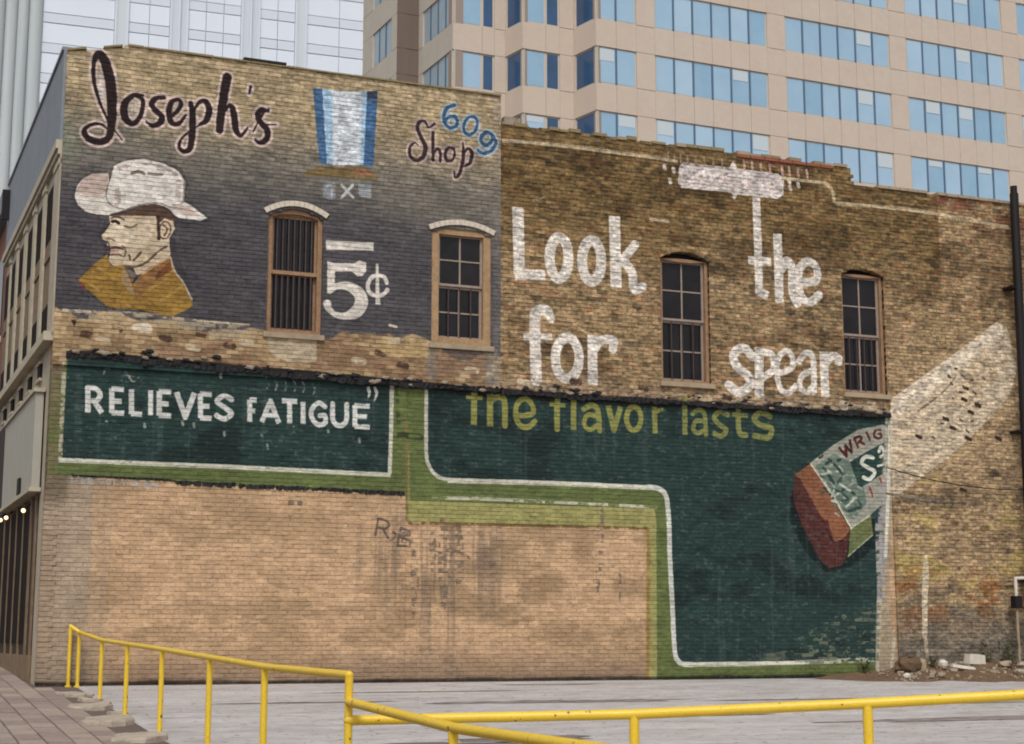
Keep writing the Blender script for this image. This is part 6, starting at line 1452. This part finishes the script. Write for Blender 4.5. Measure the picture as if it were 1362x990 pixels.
# intersection of a view ray (photo column at horizon height) with a plan line
def hit(px, org, d):
    r = px_dir(math.degrees(math.atan((px - 681) / 2137.)))
    c = Vector((CXY.x, CXY.y, 0)); o = Vector((org.x, org.y, 0)) - c
    det = r.x * (-d.y) + r.y * d.x
    t = (o.x * (-d.y) + o.y * d.x) / det
    return c + r * t
CH1 = px_dir(-35.6)
Acor = Vector((TW.x, TW.y, 0)); Bc = hit(767, Acor, CH1)      # chamfer left of the corner
def strip(p, q, wins, glass, npane, wallm=PREC, mull=True, split=None):
    d = (q - p); L = d.length; d.normalize()
    # out side must face the viewer
    n = Vector((d.y, -d.x, 0)); c = Vector((CXY.x, CXY.y, 0))
    F = frame(p, d, 1 if n.dot(c - p) > 0 else -1)
    if split:
        wins = wins + [split]; glass = [glass, DGLS]
    face(F, L, [(a * L, b * L) for a, b in wins], glass, npane, wallm, mull)
strip(Bc, Acor, [(.08, 1.)], DGLS, 1)
Gc = hit(696, Bc, E1)
strip(Gc, Bc, [(.0, .46)], BGLS, 1, split=(.46, .74))
Gb = hit(671, Gc, CH1); strip(Gb, Gc, [(.04, 1.)], DGLS, 1)
Hc = hit(597, Gb, E1); strip(Hc, Gb, [(.0, .56)], BGLS, 1, split=(.56, .8))
E2 = px_dir(-26.3)
Ic = hit(549, Hc, E2); strip(Ic, Hc, [(.12, 1.)], GGLS, 4, PREC2)
Jc = hit(518, Ic, E1); strip(Jc, Ic, [], GGLS, 1, PRECD)
Kc = hit(470, Jc, E2); strip(Kc, Jc, [(.3, .85)], GGLS, 3, PREC2)
# body of the tower
mb = MB(); far = TW + E1 * 48
pts = [Kc, Jc, Ic, Hc, Gb, Gc, Bc, Acor, far]
bk = [p + px_dir(0) * 30 for p in (far, Kc)]
ring = [(p + px_dir(0) * 1.0) for p in pts] + bk
top = ztop[-1] + FLH * .4 + 2
i = len(mb.v)
mb.poly([(p.x, p.y, top) for p in ring])
for a, b in zip(ring, ring[1:] + ring[:1]): mb.poly([(a.x, a.y, 0), (b.x, b.y, 0), (b.x, b.y, top), (a.x, a.y, top)])
tpart('tower_body', mb, PREC2)

# ------------------------------------------------------------------ white tower further back, left
T2 = Vector((32.617, 178.77, 0)); E3 = px_dir(71.3); F3 = frame(T2, E3)
wt = setp(empty('white_tower', T2), 'distant white panelled high-rise with grey vertical piers at the upper left', 'building')
def wpart(name, mb, m, par=None):
    o = mb.build(name, m)
    if par is None: o.parent = wt; o.location = -T2
    else: o.parent = par
    return o
mb = MB(); mb.fbox(F3, -19.1, 30, 0, 112, -30, -.25); wpart('core_wall', mb, WJ)
bays = [(-19.0, -9.75, 1), (-7.9, -2.5, 2), (0.0, 7.1, 3), (9.75, 14.6, 2), (16.3, 30, 3)]
for a, b in ((-9.75, -7.9), (-2.5, 0.), (7.1, 9.75), (14.6, 16.3)):
    w_ = (b - a)
    mb = MB(); mb.fbox(F3, a, b, 0, 112, -.3, .1); P_ = wpart('pier', mb, WPIER)
    mb = MB(); mb.fbox(F3, a, a + .3, 0, 112, .1, .25); mb.build('fin', WPAN2, P_); mb = MB(); mb.fbox(F3, b - .3, b, 0, 112, .1, .25); mb.build('fin', WPAN2, P_)
    if w_ > 2:
        mb = MB(); mb.fbox(F3, (a + b) / 2 - .15, (a + b) / 2 + .15, 0, 112, .1, .4); mb.build('fin', WPAN2, P_)
for a, b, n in bays:
    mb = MB(); mb.fbox(F3, a, b, 0, 60, -.25, 0); wpart('lower_wall', mb, WPAN)
    for k in range(8):
        z = 61.55 + 4.2 * k + (0 if a > -19.05 else 0)
        for q in range(n):
            s0 = a + (b - a) * q / n; s1 = a + (b - a) * (q + 1) / n
            mb = MB(); mb.fbox(F3, s0 + .04, s1 - .04, z + .06, z + 2.74, -.25, 0 + random.uniform(-.02, .02)); wpart('wall_panel', mb, WPAN)
            mb = MB(); mb.fbox(F3, s0 + .05, s1 - .05, z + 2.86, z + 4.14, -.25, .03); wpart('band_panel', mb, WPAN2)
# fluted shafts at its left end
for k, (s0, r_) in enumerate(((-19.8, .9), (-21.4, .75), (-22.9, .8), (-24.6, .95), (-26.4, .8), (-28.0, .9))):
    mb = MB(); p = F3(s0, -.1, 0); mb.tube((p[0], p[1], 0), (p[0], p[1], 112), r_, n=20); autosmooth(wpart('fluted_shaft', mb, WFLU))
mb = MB(); mb.fbox(F3, -40, -19.1, 0, 112, -12, -.4); wpart('side_wall', mb, WFLU)
